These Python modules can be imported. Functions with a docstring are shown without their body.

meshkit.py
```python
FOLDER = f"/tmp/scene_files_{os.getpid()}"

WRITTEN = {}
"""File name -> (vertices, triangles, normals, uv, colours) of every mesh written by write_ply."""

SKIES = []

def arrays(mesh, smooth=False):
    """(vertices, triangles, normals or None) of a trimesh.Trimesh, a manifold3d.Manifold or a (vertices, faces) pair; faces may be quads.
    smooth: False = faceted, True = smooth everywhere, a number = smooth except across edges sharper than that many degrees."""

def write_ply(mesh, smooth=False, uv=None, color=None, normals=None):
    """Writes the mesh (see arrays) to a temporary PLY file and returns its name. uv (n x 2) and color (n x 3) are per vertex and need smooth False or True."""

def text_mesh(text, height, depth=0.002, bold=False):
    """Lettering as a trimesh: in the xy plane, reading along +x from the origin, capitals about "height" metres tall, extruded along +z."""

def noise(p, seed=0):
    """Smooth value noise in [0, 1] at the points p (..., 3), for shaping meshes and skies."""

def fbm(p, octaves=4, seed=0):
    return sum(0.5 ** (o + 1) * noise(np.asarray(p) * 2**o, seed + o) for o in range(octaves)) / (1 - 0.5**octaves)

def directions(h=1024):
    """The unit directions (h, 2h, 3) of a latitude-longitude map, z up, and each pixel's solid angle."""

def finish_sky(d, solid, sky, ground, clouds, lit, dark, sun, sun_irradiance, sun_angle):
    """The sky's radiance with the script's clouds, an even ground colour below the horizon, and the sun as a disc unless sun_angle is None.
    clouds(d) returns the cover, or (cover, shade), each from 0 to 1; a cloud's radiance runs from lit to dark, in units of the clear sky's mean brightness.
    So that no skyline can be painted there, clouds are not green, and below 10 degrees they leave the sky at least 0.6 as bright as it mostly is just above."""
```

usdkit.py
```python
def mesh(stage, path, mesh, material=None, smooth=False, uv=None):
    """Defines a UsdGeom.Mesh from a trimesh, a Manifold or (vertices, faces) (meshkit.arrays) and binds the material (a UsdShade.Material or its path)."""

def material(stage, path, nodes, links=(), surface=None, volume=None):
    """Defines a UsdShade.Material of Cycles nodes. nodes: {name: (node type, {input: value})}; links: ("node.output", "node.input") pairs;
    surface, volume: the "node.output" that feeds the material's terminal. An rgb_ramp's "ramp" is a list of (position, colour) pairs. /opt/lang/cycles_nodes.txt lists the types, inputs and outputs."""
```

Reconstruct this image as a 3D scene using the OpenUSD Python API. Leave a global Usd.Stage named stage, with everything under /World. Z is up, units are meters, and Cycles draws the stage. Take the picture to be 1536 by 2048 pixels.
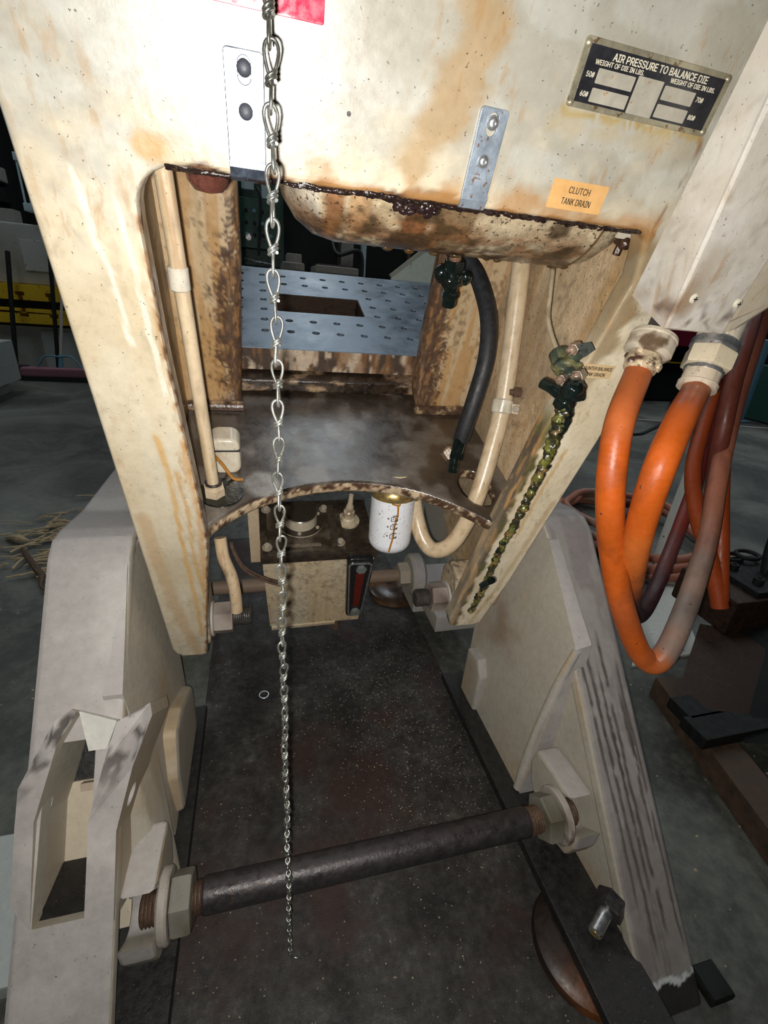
import math, random
import numpy as np, trimesh, manifold3d as m3, shapely.geometry as sg
from shapely import affinity
from pxr import Usd, UsdGeom, UsdLux, UsdShade, Gf, Sdf, Vt
import usdkit, meshkit
from meshkit import noise
def fbm(p, octaves=4, seed=0): return meshkit.fbm(p, octaves, int(seed*10))

stage = Usd.Stage.CreateInMemory()
UsdGeom.SetStageUpAxis(stage, 'Z'); UsdGeom.SetStageMetersPerUnit(stage, 1.0)
UsdGeom.Xform.Define(stage, '/World')
rng = np.random.default_rng(7)

# ------------------------------------------------------------------ camera
F = 912.6                                   # focal length in pixels of the 1536 x 2048 picture
YAW, PITCH, ROLL, TILT, EYE = 0.27992, 0.43632, -0.08374, 0.32252, 1.2
_cy, _sy, _cp, _sp = math.cos(YAW), math.sin(YAW), math.cos(PITCH), math.sin(PITCH)
_f = np.array([_sy*_cp, _cy*_cp, -_sp]); _r = np.array([_cy, -_sy, 0.]); _d = np.cross(_f, _r)
_cr, _sr = math.cos(ROLL), math.sin(ROLL)
RIGHT, DOWN, FWD = _r*_cr + _d*_sr, -_r*_sr + _d*_cr, _f
C = np.array([0, 0, EYE])
cam = UsdGeom.Camera.Define(stage, '/World/camera')
cam.CreateHorizontalApertureAttr(36.0); cam.CreateVerticalApertureAttr(48.0)
cam.CreateFocalLengthAttr(36.0*F/1536)
cam.CreateClippingRangeAttr(Gf.Vec2f(0.03, 200))
cam.CreateExposureAttr(0.0)
_m = Gf.Matrix4d(*[float(x) for row in ((*RIGHT, 0), (*-DOWN, 0), (*-FWD, 0), (*C, 1)) for x in row])
cam.AddTransformOp().Set(_m)

# ------------------------------------------------------------------ light: the phone's flash, glowing roof strips added out of view, a little bounced daylight
def place(prim, o, right, up, back):
    UsdGeom.Xformable(prim).AddTransformOp().Set(Gf.Matrix4d(*[float(x) for row in ((*right, 0), (*up, 0), (*back, 0), (*o, 1)) for x in row]))
flash = UsdLux.DiskLight.Define(stage, '/World/flash_light')
flash.CreateRadiusAttr(0.006); flash.CreateIntensityAttr(34500.0); flash.CreateColorAttr(Gf.Vec3f(1.0, 0.96, 0.90))
_a = RIGHT*-.06 + DOWN*-.10 + FWD; _a /= np.linalg.norm(_a); _u = np.cross(-DOWN, -_a); _u /= np.linalg.norm(_u)
place(flash, C + RIGHT*-0.013 + DOWN*0.009, _u, np.cross(-_a, _u), -_a)
dome = UsdLux.DomeLight.Define(stage, '/World/sky_light')
dome.CreateIntensityAttr(0.03); dome.CreateColorAttr(Gf.Vec3f(0.7, 0.85, 1.0))
STRIP_GLOW = 2.6

# ------------------------------------------------------------------ frames and pixels
EX, EY, EZ = np.array([1, 0, 0.]), np.array([0, math.cos(TILT), math.sin(TILT)]), np.array([0, -math.sin(TILT), math.cos(TILT)])
MM = np.array([EX, EY, EZ])                 # the tilted press: x across, t deep, v up along its back
RC = np.array([RIGHT, DOWN, FWD])
def ray(px, py): return RC.T @ np.array([(px-768)/F, (py-1024)/F, 1.])
def m2w(p): return C + np.asarray(p, float) @ MM
def w2m(p): return (np.asarray(p, float) - C) @ MM.T
def pm(px, py, **k):                        # point seen at a pixel on a plane of the press, in press coordinates
    d = MM @ ray(px, py); a, b = next(iter(k.items())); i = 'xtv'.index(a); return d*b/d[i]
def pw(px, py, **k):                        # the same on a plane of the room
    d = ray(px, py); a, b = next(iter(k.items())); i = 'xyz'.index(a); return C + d*(b-C[i])/d[i]
def pd(px, py, w): return C + ray(px, py)*w

# ------------------------------------------------------------------ mesh helpers
def T(v, f): return trimesh.Trimesh(np.asarray(v, float), np.asarray(f), process=False)
def cat(*ms): return trimesh.util.concatenate([m for m in ms if m is not None])
def fix(m):
    if m.volume < 0: m.invert()
    return m
def tri_poly(poly):
    v, f = trimesh.creation.triangulate_polygon(poly, engine='earcut'); return v, f
def _ring(c, ccw):
    c = np.asarray(c)[:, :2]
    if np.allclose(c[0], c[-1]): c = c[:-1]
    a = 0.5*np.sum(c[:, 0]*np.roll(c[:, 1], -1) - np.roll(c[:, 0], -1)*c[:, 1])
    return c if (a > 0) == ccw else c[::-1]
def _inset(c, b):
    e1 = c - np.roll(c, 1, 0); e2 = np.roll(c, -1, 0) - c
    n1 = np.stack([-e1[:, 1], e1[:, 0]], 1); n2 = np.stack([-e2[:, 1], e2[:, 0]], 1)
    n1 /= np.linalg.norm(n1, axis=1, keepdims=True)+1e-12; n2 /= np.linalg.norm(n2, axis=1, keepdims=True)+1e-12
    k = n1 + n2; k = k/np.maximum((k*k).sum(1, keepdims=True), .5)*2
    return c + k*b
def ext(poly, h, b=0.0, seg=2):
    "bevelled extrusion of a shapely polygon (or points) from 0 to h"
    if not hasattr(poly, 'exterior'): poly = sg.Polygon(poly)
    rings = [_ring(poly.exterior.coords, True)] + [_ring(i.coords, False) for i in poly.interiors]
    lev = [(0.0, 0.0), (h, 0.0)]
    if b > 0:
        a = [(b*(1-math.sin(q)), b*(1-math.cos(q))) for q in np.linspace(0, math.pi/2, seg+1)]   # (inset, z)
        lo = [(z, i) for i, z in [(x[0], x[1]) for x in a]]
        lev = lo + [(h-z, i) for z, i in lo[::-1]]
    V, Fc, off = [], [], 0
    for r in rings:
        n = len(r)
        for z, i in lev: V.append(np.column_stack([_inset(r, i) if i > 0 else r, np.full(n, z)]))
        for l in range(len(lev)-1):
            i = np.arange(n); j = (i+1) % n; a, c = off+l*n, off+(l+1)*n
            Fc += [np.stack([a+i, a+j, c+j], 1), np.stack([a+i, c+j, c+i], 1)]
        off += n*len(lev)
    ins = [(_inset(r, lev[0][1]) if lev[0][1] > 0 else r) for r in rings]
    cap = sg.Polygon(ins[0], [q for q in ins[1:]])
    try: cv, cf = tri_poly(cap)
    except Exception: cv, cf = tri_poly(cap.buffer(0))
    n = len(cv)
    V += [np.column_stack([cv, np.zeros(n)]), np.column_stack([cv, np.full(n, h)])]
    a = cv[cf]; p_, q_ = a[:, 1]-a[:, 0], a[:, 2]-a[:, 0]; s = p_[:, 0]*q_[:, 1]-p_[:, 1]*q_[:, 0]; cf = np.where(s[:, None] < 0, cf[:, ::-1], cf)
    Fc += [cf[:, ::-1]+off, cf+off+n]
    return T(np.vstack(V), np.vstack(Fc))
def to(m, o, ux, uy, uz):
    m = m.copy(); m.vertices = np.asarray(o) + m.vertices @ np.array([ux, uy, uz], float)
    return m.copy() if np.linalg.det(np.array([ux, uy, uz], float)) > 0 else (m.invert() or m)
def xv(poly, t0, t1, b=.002, seg=2):        # press plate in the x-v plane, from depth t0 to t1
    m = ext(poly, t1-t0, b, seg); return to(m, m2w([0, t0, 0]), EX, EZ, EY)
def tv(poly, x0, x1, b=.002):               # press plate in the t-v plane
    m = ext(poly, x1-x0, b); return to(m, m2w([x0, 0, 0]), EY, EZ, EX)
def xt(poly, v0, v1, b=.002):
    m = ext(poly, v1-v0, b); return to(m, m2w([0, 0, v0]), EX, EY, EZ)
def yz(poly, x0, x1, b=.003):               # room plate in the y-z plane
    m = ext(poly, x1-x0, b); return to(m, [x0, 0, 0], [0, 1, 0], [0, 0, 1], [1, 0, 0])
def xz(poly, y0, y1, b=.003):
    m = ext(poly, y1-y0, b); return to(m, [0, y0, 0], [1, 0, 0], [0, 0, 1], [0, 1, 0])
def xy(poly, z0, z1, b=.003):
    m = ext(poly, z1-z0, b); return to(m, [0, 0, z0], [1, 0, 0], [0, 1, 0], [0, 0, 1])
def rect(x0, y0, x1, y1, r=0):
    p = sg.box(min(x0, x1), min(y0, y1), max(x0, x1), max(y0, y1))
    return p.buffer(-r).buffer(r, quad_segs=4) if r else p
def bx(x0, x1, y0, y1, z0, z1, b=.003): return xy(rect(x0, y0, x1, y1), z0, z1, min(b, .3*(z1-z0)))
def bm(x0, x1, t0, t1, v0, v1, b=.002): return xt(rect(x0, t0, x1, t1), v0, v1, b)
def basis(d):
    d = np.asarray(d, float); d = d/np.linalg.norm(d); a = np.array([0, 0, 1.]) if abs(d[2]) < .9 else np.array([1., 0, 0])
    u = np.cross(a, d); u /= np.linalg.norm(u); return u, np.cross(d, u), d
def lathe(prof, o, d, n=32):
    "prof: (radius, height) pairs along direction d from o, closed solid"
    prof = [(max(r, 1e-5), z) for r, z in prof]
    u, w, d = basis(d); a = np.arange(n)/n*2*np.pi; ca, sa = np.cos(a)[:, None], np.sin(a)[:, None]
    V = [np.asarray(o) + d*z + r*(ca*u + sa*w) for r, z in prof]; Fc = []; i = np.arange(n); j = (i+1) % n
    for l in range(len(prof)-1):
        a0, c0 = l*n, (l+1)*n; Fc += [np.stack([a0+i, a0+j, c0+j], 1), np.stack([a0+i, c0+j, c0+i], 1)]
    k = len(prof)*n; V += [[np.asarray(o)+d*prof[0][1]], [np.asarray(o)+d*prof[-1][1]]]
    Fc += [np.stack([np.full(n, k), j, i], 1), np.stack([np.full(n, k+1), (len(prof)-1)*n+i, (len(prof)-1)*n+j], 1)]
    return fix(T(np.vstack(V), np.vstack(Fc)))
def cyl(p, q, r, n=24, b=None):
    p, q = np.asarray(p, float), np.asarray(q, float); h = np.linalg.norm(q-p); b = min(r*.15, h*.2) if b is None else b
    return lathe([(r-b, 0), (r, b), (r, h-b), (r-b, h)], p, q-p, n)
def smooth_path(P, n=8):
    P = np.asarray(P, float)
    if len(P) < 3: return P
    Q = np.vstack([2*P[0]-P[1], P, 2*P[-1]-P[-2]]); out = []
    for i in range(1, len(Q)-2):
        a, b, c, d = Q[i-1:i+3]
        for s in np.arange(n)/n: out.append(.5*(2*b + (c-a)*s + (2*a-5*b+4*c-d)*s*s + (3*b-a-3*c+d)*s**3))
    return np.vstack([out, P[-1]])
def tube(P, r, n=12, sm=8, closed=False):
    P = smooth_path(P, sm) if sm else np.asarray(P, float)
    r = np.full(len(P), r) if np.ndim(r) == 0 else np.interp(np.linspace(0, 1, len(P)), np.linspace(0, 1, len(r)), r)
    if closed: tan = np.roll(P, -1, 0) - np.roll(P, 1, 0)
    else: tan = np.gradient(P, axis=0)
    tan /= np.linalg.norm(tan, axis=1, keepdims=True)+1e-12
    u = basis(tan[0])[0]; V = []; a = np.arange(n)/n*2*np.pi
    for p, t, rr in zip(P, tan, r):
        u = u - t*(u@t); u /= np.linalg.norm(u); w = np.cross(t, u)
        V.append(p + rr*(np.cos(a)[:, None]*u + np.sin(a)[:, None]*w))
    i = np.arange(n); j = (i+1) % n; Fc = []
    m = len(P)
    for l in range(m if closed else m-1):
        a0, c0 = l*n, ((l+1) % m)*n; Fc += [np.stack([a0+i, a0+j, c0+j], 1), np.stack([a0+i, c0+j, c0+i], 1)]
    V = np.vstack(V)
    if not closed:
        k = len(V); V = np.vstack([V, P[0], P[-1]])
        Fc += [np.stack([np.full(n, k), j, i], 1), np.stack([np.full(n, k+1), (m-1)*n+i, (m-1)*n+j], 1)]
    return fix(T(V, np.vstack(Fc)))
def hexa(p, q, R, hole=0):                  # hexagonal nut or bolt head from p to q with chamfered corners
    p, q = np.asarray(p, float), np.asarray(q, float); u, w, d = basis(q-p); h = np.linalg.norm(q-p)
    a = np.arange(6)/6*2*np.pi+.2; poly = sg.Polygon(np.column_stack([R*np.cos(a), R*np.sin(a)]))
    m = ext(poly, h, min(.12*R, .3*h), 2); return fix(to(m, p, u, w, d))
def threaded(p, q, r, pitch=.004, n=20):
    p, q = np.asarray(p, float), np.asarray(q, float); h = np.linalg.norm(q-p); k = max(int(h/pitch), 2); prof = [(r*.85, 0)]
    for i in range(k): prof += [(r*.9, (i+.1)/k*h), (r, (i+.5)/k*h), (r*.9, (i+.9)/k*h)]
    return lathe(prof+[(r*.85, h)], p, q-p, n)
def hull(pts): return trimesh.convex.convex_hull(np.asarray(pts, float))
def to_man(m): return m3.Manifold(m3.Mesh(np.asarray(m.vertices, np.float32), np.asarray(m.faces, np.uint32)))
def from_man(m):
    q = m.to_mesh(); return T(q.vert_properties[:, :3], q.tri_verts)
def weld(m):
    m = trimesh.Trimesh(m.vertices, m.faces, process=True); m.merge_vertices(digits_vertex=7); return m
def minus(a, *bs):
    A = to_man(weld(a))
    for b in bs: A = A - to_man(weld(b))
    return from_man(A) if not A.is_empty() else a
def blob(p, r, sc=(1, 1, 1), amp=.25, seed=0, sub=3):
    m = trimesh.creation.icosphere(sub, 1.0); v = m.vertices
    v = v*(1 + amp*(fbm(v*1.7+seed*3.1, 3, seed)-.5)*2)[:, None]; m.vertices = np.asarray(p) + v*np.asarray(sc)*r; return m

# ------------------------------------------------------------------ materials (colour wear comes from the mesh's "tone" primvar: real stains that stay put, and some painted light)
LK = '/World/Looks'
UsdGeom.Scope.Define(stage, LK)
MATS = {}
def look(name, rough=.5, metal=0., spec=.5, col=None, bump=.3, bscale=120., speck=.0, var=.15, coat=0., scale=60., rvar=.15, speckcol=(.04, .025, .015), sscale=140., streak=0.):
    n = {'g': ('geometry', {}), 'p': ('principled_bsdf', {'roughness': rough, 'metallic': metal, 'specular_ior_level': spec, 'coat_weight': coat, 'coat_roughness': .12}),
         'n1': ('noise_texture', {'scale': scale, 'detail': 5., 'roughness': .65}), 'n2': ('noise_texture', {'scale': bscale, 'detail': 4., 'roughness': .6}),
         'mr': ('map_range', {'from_min': .25, 'from_max': .75, 'to_min': 1-var, 'to_max': 1+var}), 'mul': ('vector_math', {'math_type': 'scale'}),
         'rr': ('map_range', {'from_min': .3, 'from_max': .7, 'to_min': max(rough-rvar, .03), 'to_max': min(rough+rvar, 1.)}),
         'b': ('bump', {'strength': bump, 'distance': .002})}
    l = [('g.position', 'n1.vector'), ('g.position', 'n2.vector'), ('n1.fac', 'mr.value'), ('mr.result', 'mul.scale'), ('n1.fac', 'rr.value'),
         ('rr.result', 'p.roughness'), ('n2.fac', 'b.height'), ('b.normal', 'p.normal')]
    if col is None:
        n['a'] = ('attribute', {'attribute': 'tone'}); l.append(('a.color', 'mul.vector1'))
    else: n['mul'][1]['vector1'] = col
    src = 'mul.vector'
    if speck:
        n['n3'] = ('noise_texture', {'scale': sscale, 'detail': 3., 'roughness': .7}); n['sr'] = ('map_range', {'from_min': .70-speck*.22, 'from_max': .74-speck*.2, 'to_min': 0., 'to_max': .85, 'clamp': True})
        n['mx'] = ('mix', {'color2': speckcol}); l += [('g.position', 'n3.vector'), ('n3.fac', 'sr.value'), ('sr.result', 'mx.fac'), (src, 'mx.color1')]; src = 'mx.color'
    if streak:                              # thin oily runs down the tilted press
        n['rot'] = ('mapping', {'rotation': (-TILT, 0., 0.), 'scale': (75., 75., 3.)}); n['n4'] = ('noise_texture', {'scale': 1., 'detail': 5., 'roughness': .62, 'distortion': .3})
        n['kr'] = ('map_range', {'from_min': .54, 'from_max': .66, 'to_min': 0., 'to_max': streak, 'clamp': True}); n['ks'] = ('mix', {'color2': (.33, .19, .075)})
        n['n5'] = ('noise_texture', {'scale': 7., 'detail': 4.}); n['k5'] = ('map_range', {'from_min': .42, 'from_max': .62, 'to_min': 0., 'to_max': 1., 'clamp': True}); n['km'] = ('math', {'math_type': 'multiply'})
        l += [('g.position', 'rot.vector'), ('rot.vector', 'n4.vector'), ('n4.fac', 'kr.value'), ('g.position', 'n5.vector'), ('n5.fac', 'k5.value'), ('kr.result', 'km.value1'), ('k5.result', 'km.value2'), ('km.value', 'ks.fac'), (src, 'ks.color1')]; src = 'ks.color'
    l.append((src, 'p.base_color'))
    MATS[name] = usdkit.material(stage, f'{LK}/{name}', n, l, surface='p.BSDF'); return MATS[name]
look('cream_paint', .30, spec=.6, bump=.16, bscale=90, speck=.16, var=.08, rvar=.08, sscale=230, coat=.15, streak=.55)
look('dull_paint', .6, spec=.35, bump=.22, bscale=160, speck=.10, var=.10, sscale=200)
look('oily_paint', .22, spec=.6, bump=.45, bscale=70, speck=.5, var=.22, rvar=.14)
look('cast_paint', .5, spec=.45, bump=.8, bscale=200, speck=.34, var=.16, streak=.7, sscale=200)
look('wet_black', .10, spec=.8, col=(.004, .008, .007), bump=.5, bscale=90, var=.4)
look('gunk', .18, spec=.6, bump=.6, bscale=180, var=.45, speck=.5)
look('oily_steel', .25, spec=.7, bump=.10, bscale=90, speck=.25, var=.35, rvar=.10, scale=22)
look('bolster_steel', .40, metal=.55, spec=.5, bump=.06, bscale=300, var=.38, scale=11, speck=.12, sscale=90, rvar=.12)
look('zinc', .30, metal=.9, col=(.62, .64, .66), bump=.12, var=.15, speck=.25, sscale=60)
look('dull_zinc', .33, metal=.9, col=(.20, .245, .33), bump=.12, var=.25, speck=.3, sscale=70, speckcol=(.3, .3, .32))
look('dark_rust', .6, metal=.2, col=(.035, .016, .008), bump=.5, bscale=120, var=.5)
look('dark_bolt', .55, col=(.05, .055, .07), bump=.2, var=.3)
look('blue_zinc', .42, metal=.45, col=(.27, .32, .38), bump=.15, bscale=200, var=.2, speck=.45, sscale=80, speckcol=(.16, .07, .03))
look('dark_iron', .42, metal=.4, col=(.045, .04, .042), bump=.4, bscale=150, var=.4, speck=.3, speckcol=(.12, .07, .04))
look('rust_iron', .55, metal=.3, col=(.12, .075, .05), bump=.5, bscale=200, var=.4, speck=.4)
look('black_rubber', .55, col=(.015, .016, .018), bump=.25, bscale=260, var=.3)
look('black_rubber_worn', .42, spec=.5, bump=.2, bscale=60, var=.3)
look('black_plastic', .3, col=(.012, .012, .013), bump=.08, var=.2)
look('red_glass', .15, col=(.10, .012, .008), bump=.05, var=.2)
look('orange_rubber', .45, spec=.4, bump=.12, bscale=200, var=.10, speck=.12, sscale=60)
look('label_black', .38, col=(.018, .018, .022), bump=.1, var=.3)
look('plate_metal', .38, metal=.5, col=(.34, .31, .22), bump=.25, var=.3, speck=.4, speckcol=(.14, .07, .02), sscale=70)
look('label_cell', .45, col=(.36, .34, .28), bump=.15, var=.18, speck=.3, speckcol=(.32, .16, .06), sscale=80)
look('label_white', .5, col=(.62, .58, .46), bump=.05, var=.15)
look('sticker_orange', .35, col=(.62, .36, .14), bump=.04, var=.12)
look('sticker_cream', .35, col=(.62, .46, .26), bump=.04, var=.12)
look('ink', .5, col=(.05, .035, .02), bump=.0, var=.1)
look('red_sign', .22, col=(.55, .015, .06), bump=.03, var=.1)
look('white_enamel', .22, col=(.74, .76, .80), bump=.03, var=.04, speck=.42, sscale=160, speckcol=(.22, .15, .10))
look('rust_drip', .3, col=(.34, .15, .03), bump=.2, var=.3)
look('brass', .3, metal=.8, col=(.55, .40, .16), bump=.1, var=.2)
look('chain_zinc', .30, metal=.92, bump=.1, var=.2)
look('straw', .8, col=(.42, .33, .20), bump=.2, var=.3)
look('chip', .6, col=(.38, .31, .21), bump=.2, var=.4)
look('green_machine', .5, col=(.022, .075, .055), bump=.2, var=.25)
look('dark_machine', .6, spec=.25, col=(.011, .012, .012), bump=.2, var=.4)
look('white_machine', .5, bump=.15, var=.1, speck=.25, sscale=20)
look('yellow_paint', .45, col=(.72, .46, .02), bump=.15, var=.15, speck=.35, sscale=25)
look('pale_blue', .4, col=(.42, .55, .60), bump=.1, var=.1)
look('blue_paint', .45, col=(.12, .26, .36), bump=.1, var=.1)
look('pink_bristle', .8, col=(.30, .13, .17), bump=.6, bscale=300, var=.3)
look('wood', .6, col=(.42, .38, .34), bump=.2, var=.2)
look('red_paint', .4, col=(.20, .008, .03), bump=.1, var=.2)
look('concrete_block', .8, col=(.28, .27, .25), bump=.4, var=.3)
look('white_paper', .5, col=(.60, .66, .68), bump=.1, var=.1)
look('black_grime_shade', .5, col=(.016, .015, .014), bump=.5, bscale=120, var=.5, speck=.15, speckcol=(.2, .18, .15), sscale=260)
look('timber', .7, col=(.075, .045, .027), bump=.6, bscale=60, var=.5, scale=20)
# floor: dark oily concrete with pale worn clouds
usdkit.material(stage, f'{LK}/shop_floor', {
    'g': ('geometry', {}), 'p': ('principled_bsdf', {'roughness': .6, 'specular_ior_level': .4}),
    'n1': ('noise_texture', {'scale': 1.3, 'detail': 7., 'roughness': .62, 'distortion': .6}), 'n2': ('noise_texture', {'scale': 26., 'detail': 6., 'roughness': .7}),
    'n3': ('noise_texture', {'scale': 330., 'detail': 2.}), 'r': ('rgb_ramp', {'ramp': [(.28, (.018, .019, .017)), (.44, (.055, .057, .050)), (.58, (.15, .155, .135)), (.75, (.28, .285, .25))]}),
    'm': ('mix_float', {'fac': .35}), 's': ('map_range', {'from_min': .70, 'from_max': .74, 'to_min': 0., 'to_max': .5, 'clamp': True}), 'mx': ('mix', {'color2': (.25, .23, .19)}),
    'rr': ('map_range', {'from_min': .3, 'from_max': .7, 'to_min': .42, 'to_max': .8}), 'b': ('bump', {'strength': .5, 'distance': .003})},
    [('g.position', 'n1.vector'), ('g.position', 'n2.vector'), ('g.position', 'n3.vector'), ('n1.fac', 'm.a'), ('n2.fac', 'm.b'), ('m.result', 'r.fac'), ('r.color', 'mx.color1'),
     ('n3.fac', 's.value'), ('s.result', 'mx.fac'), ('mx.color', 'p.base_color'), ('n2.fac', 'rr.value'), ('rr.result', 'p.roughness'), ('n2.fac', 'b.height'), ('b.normal', 'p.normal')], surface='p.BSDF')
usdkit.material(stage, f'{LK}/plate_grime', {
    'g': ('geometry', {}), 'p': ('principled_bsdf', {'roughness': .6, 'specular_ior_level': .45}),
    'n1': ('noise_texture', {'scale': 7.5, 'detail': 12., 'roughness': .72, 'distortion': .3}), 'n2': ('noise_texture', {'scale': 4., 'detail': 5., 'roughness': .6}), 'of': ('vector_math', {'math_type': 'add', 'vector2': (3.7, 1.3, 8.1)}),
    'n4': ('noise_texture', {'scale': 55., 'detail': 9., 'roughness': .75}), 'mf': ('mix_float', {'fac': .45}), 'n3': ('noise_texture', {'scale': 420., 'detail': 3., 'roughness': .7}), 'r': ('rgb_ramp', {'ramp': [(.34, (.006, .0055, .0055)), (.45, (.020, .018, .017)), (.55, (.048, .045, .041)), (.68, (.135, .135, .125))]}),
    'rm': ('map_range', {'from_min': .52, 'from_max': .64, 'to_min': 0., 'to_max': .75, 'clamp': True}), 'mx': ('mix', {'color2': (.040, .018, .015)}),
    's': ('map_range', {'from_min': .60, 'from_max': .68, 'to_min': 0., 'to_max': .6, 'clamp': True}), 'mx2': ('mix', {'color2': (.16, .12, .09)}),
    'rr': ('map_range', {'from_min': .35, 'from_max': .65, 'to_min': .72, 'to_max': .42}), 'b': ('bump', {'strength': .5, 'distance': .002})},
    [('g.position', 'n1.vector'), ('g.position', 'of.vector1'), ('of.vector', 'n2.vector'), ('g.position', 'n3.vector'), ('g.position', 'n4.vector'), ('n1.fac', 'mf.a'), ('n4.fac', 'mf.b'), ('mf.result', 'r.fac'), ('r.color', 'mx.color1'), ('n2.fac', 'rm.value'), ('rm.result', 'mx.fac'),
     ('mx.color', 'mx2.color1'), ('n3.fac', 's.value'), ('s.result', 'mx2.fac'), ('mx2.color', 'p.base_color'), ('n1.fac', 'rr.value'), ('rr.result', 'p.roughness'), ('n3.fac', 'b.height'), ('b.normal', 'p.normal')], surface='p.BSDF')
MATS['plate_grime'] = UsdShade.Material.Get(stage, f'{LK}/plate_grime')
MATS['shop_floor'] = UsdShade.Material.Get(stage, f'{LK}/shop_floor')
look('far_wall', .8, col=(.05, .06, .06), bump=.1, var=.3, scale=1.5)
usdkit.material(stage, f'{LK}/strip_glow', {'e': ('emission', {'color': (.86, .95, 1.0), 'strength': STRIP_GLOW})}, surface='e.emission')
MATS['strip_glow'] = UsdShade.Material.Get(stage, f'{LK}/strip_glow')

# ------------------------------------------------------------------ tones: where the paint is stained, dripped on, greasy
def lin(r, g, b): return np.array([((x/255+.055)/1.055)**2.4 if x > 10 else x/255/12.92 for x in (r, g, b)])
CREAM, YEL, RUST, DARK, GREY = np.array([.60, .545, .43]), np.array([.54, .39, .21]), np.array([.30, .13, .045]), np.array([.035, .02, .014]), np.array([.43, .40, .38])
def ss(x, a, b): t = np.clip((x-a)/(b-a), 0, 1); return t*t*(3-2*t)
def mixc(c, d, a): return c + (np.asarray(d)-c)*np.clip(a, 0, 1)[:, None]
def polyd(P, L):                            # distance in a plane to a polyline
    d = np.full(len(P), 9.)
    for a, b in zip(L[:-1], L[1:]):
        a, b = np.asarray(a), np.asarray(b); k = np.clip(((P-a)@(b-a))/((b-a)@(b-a)), 0, 1); d = np.minimum(d, np.linalg.norm(P-a-k[:, None]*(b-a), axis=1))
    return d
def cream(seed=0, yel=.35, drip=.4, grime=.25, base=CREAM, dark=DARK, extra=None):
    def f(P, N):
        q = w2m(P); c = np.tile(np.asarray(base, float), (len(P), 1))
        c = c*(0.86+.28*fbm(q*7+seed, 4, seed))[:, None]
        c = mixc(c, YEL, yel*ss(fbm(q*[5, 5, 2.2]+seed*1.3, 4, seed+5), .42, .72))
        k = fbm(q*[75, 75, 3.5]+seed, 3, seed+9); c = mixc(c, YEL*.85, drip*ss(k, .56, .66))
        k = fbm(q*[120, 120, 5]+seed, 3, seed+11); c = mixc(c, RUST, drip*.8*ss(k, .64, .72))
        k = fbm(q*[30, 30, 14]+seed, 5, seed+13)*.45+.55*fbm(q*[130, 130, 80]+seed, 3, seed+14); c = mixc(c, dark, min(1, grime*1.5)*ss(k, .585-.09*grime, .63-.06*grime))
        if extra: c = extra(q, P, N, c)
        return np.clip(c, .004, .95)
    return f
def plain(c, seed=0, var=.3, sc=12, c2=None):
    def f(P, N):
        k = fbm(P*sc+seed, 4, seed); o = np.tile(np.asarray(c, float), (len(P), 1))*(1-var+2*var*k)[:, None]
        return o if c2 is None else mixc(o, c2, ss(k, .5, .68))
    return f

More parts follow.
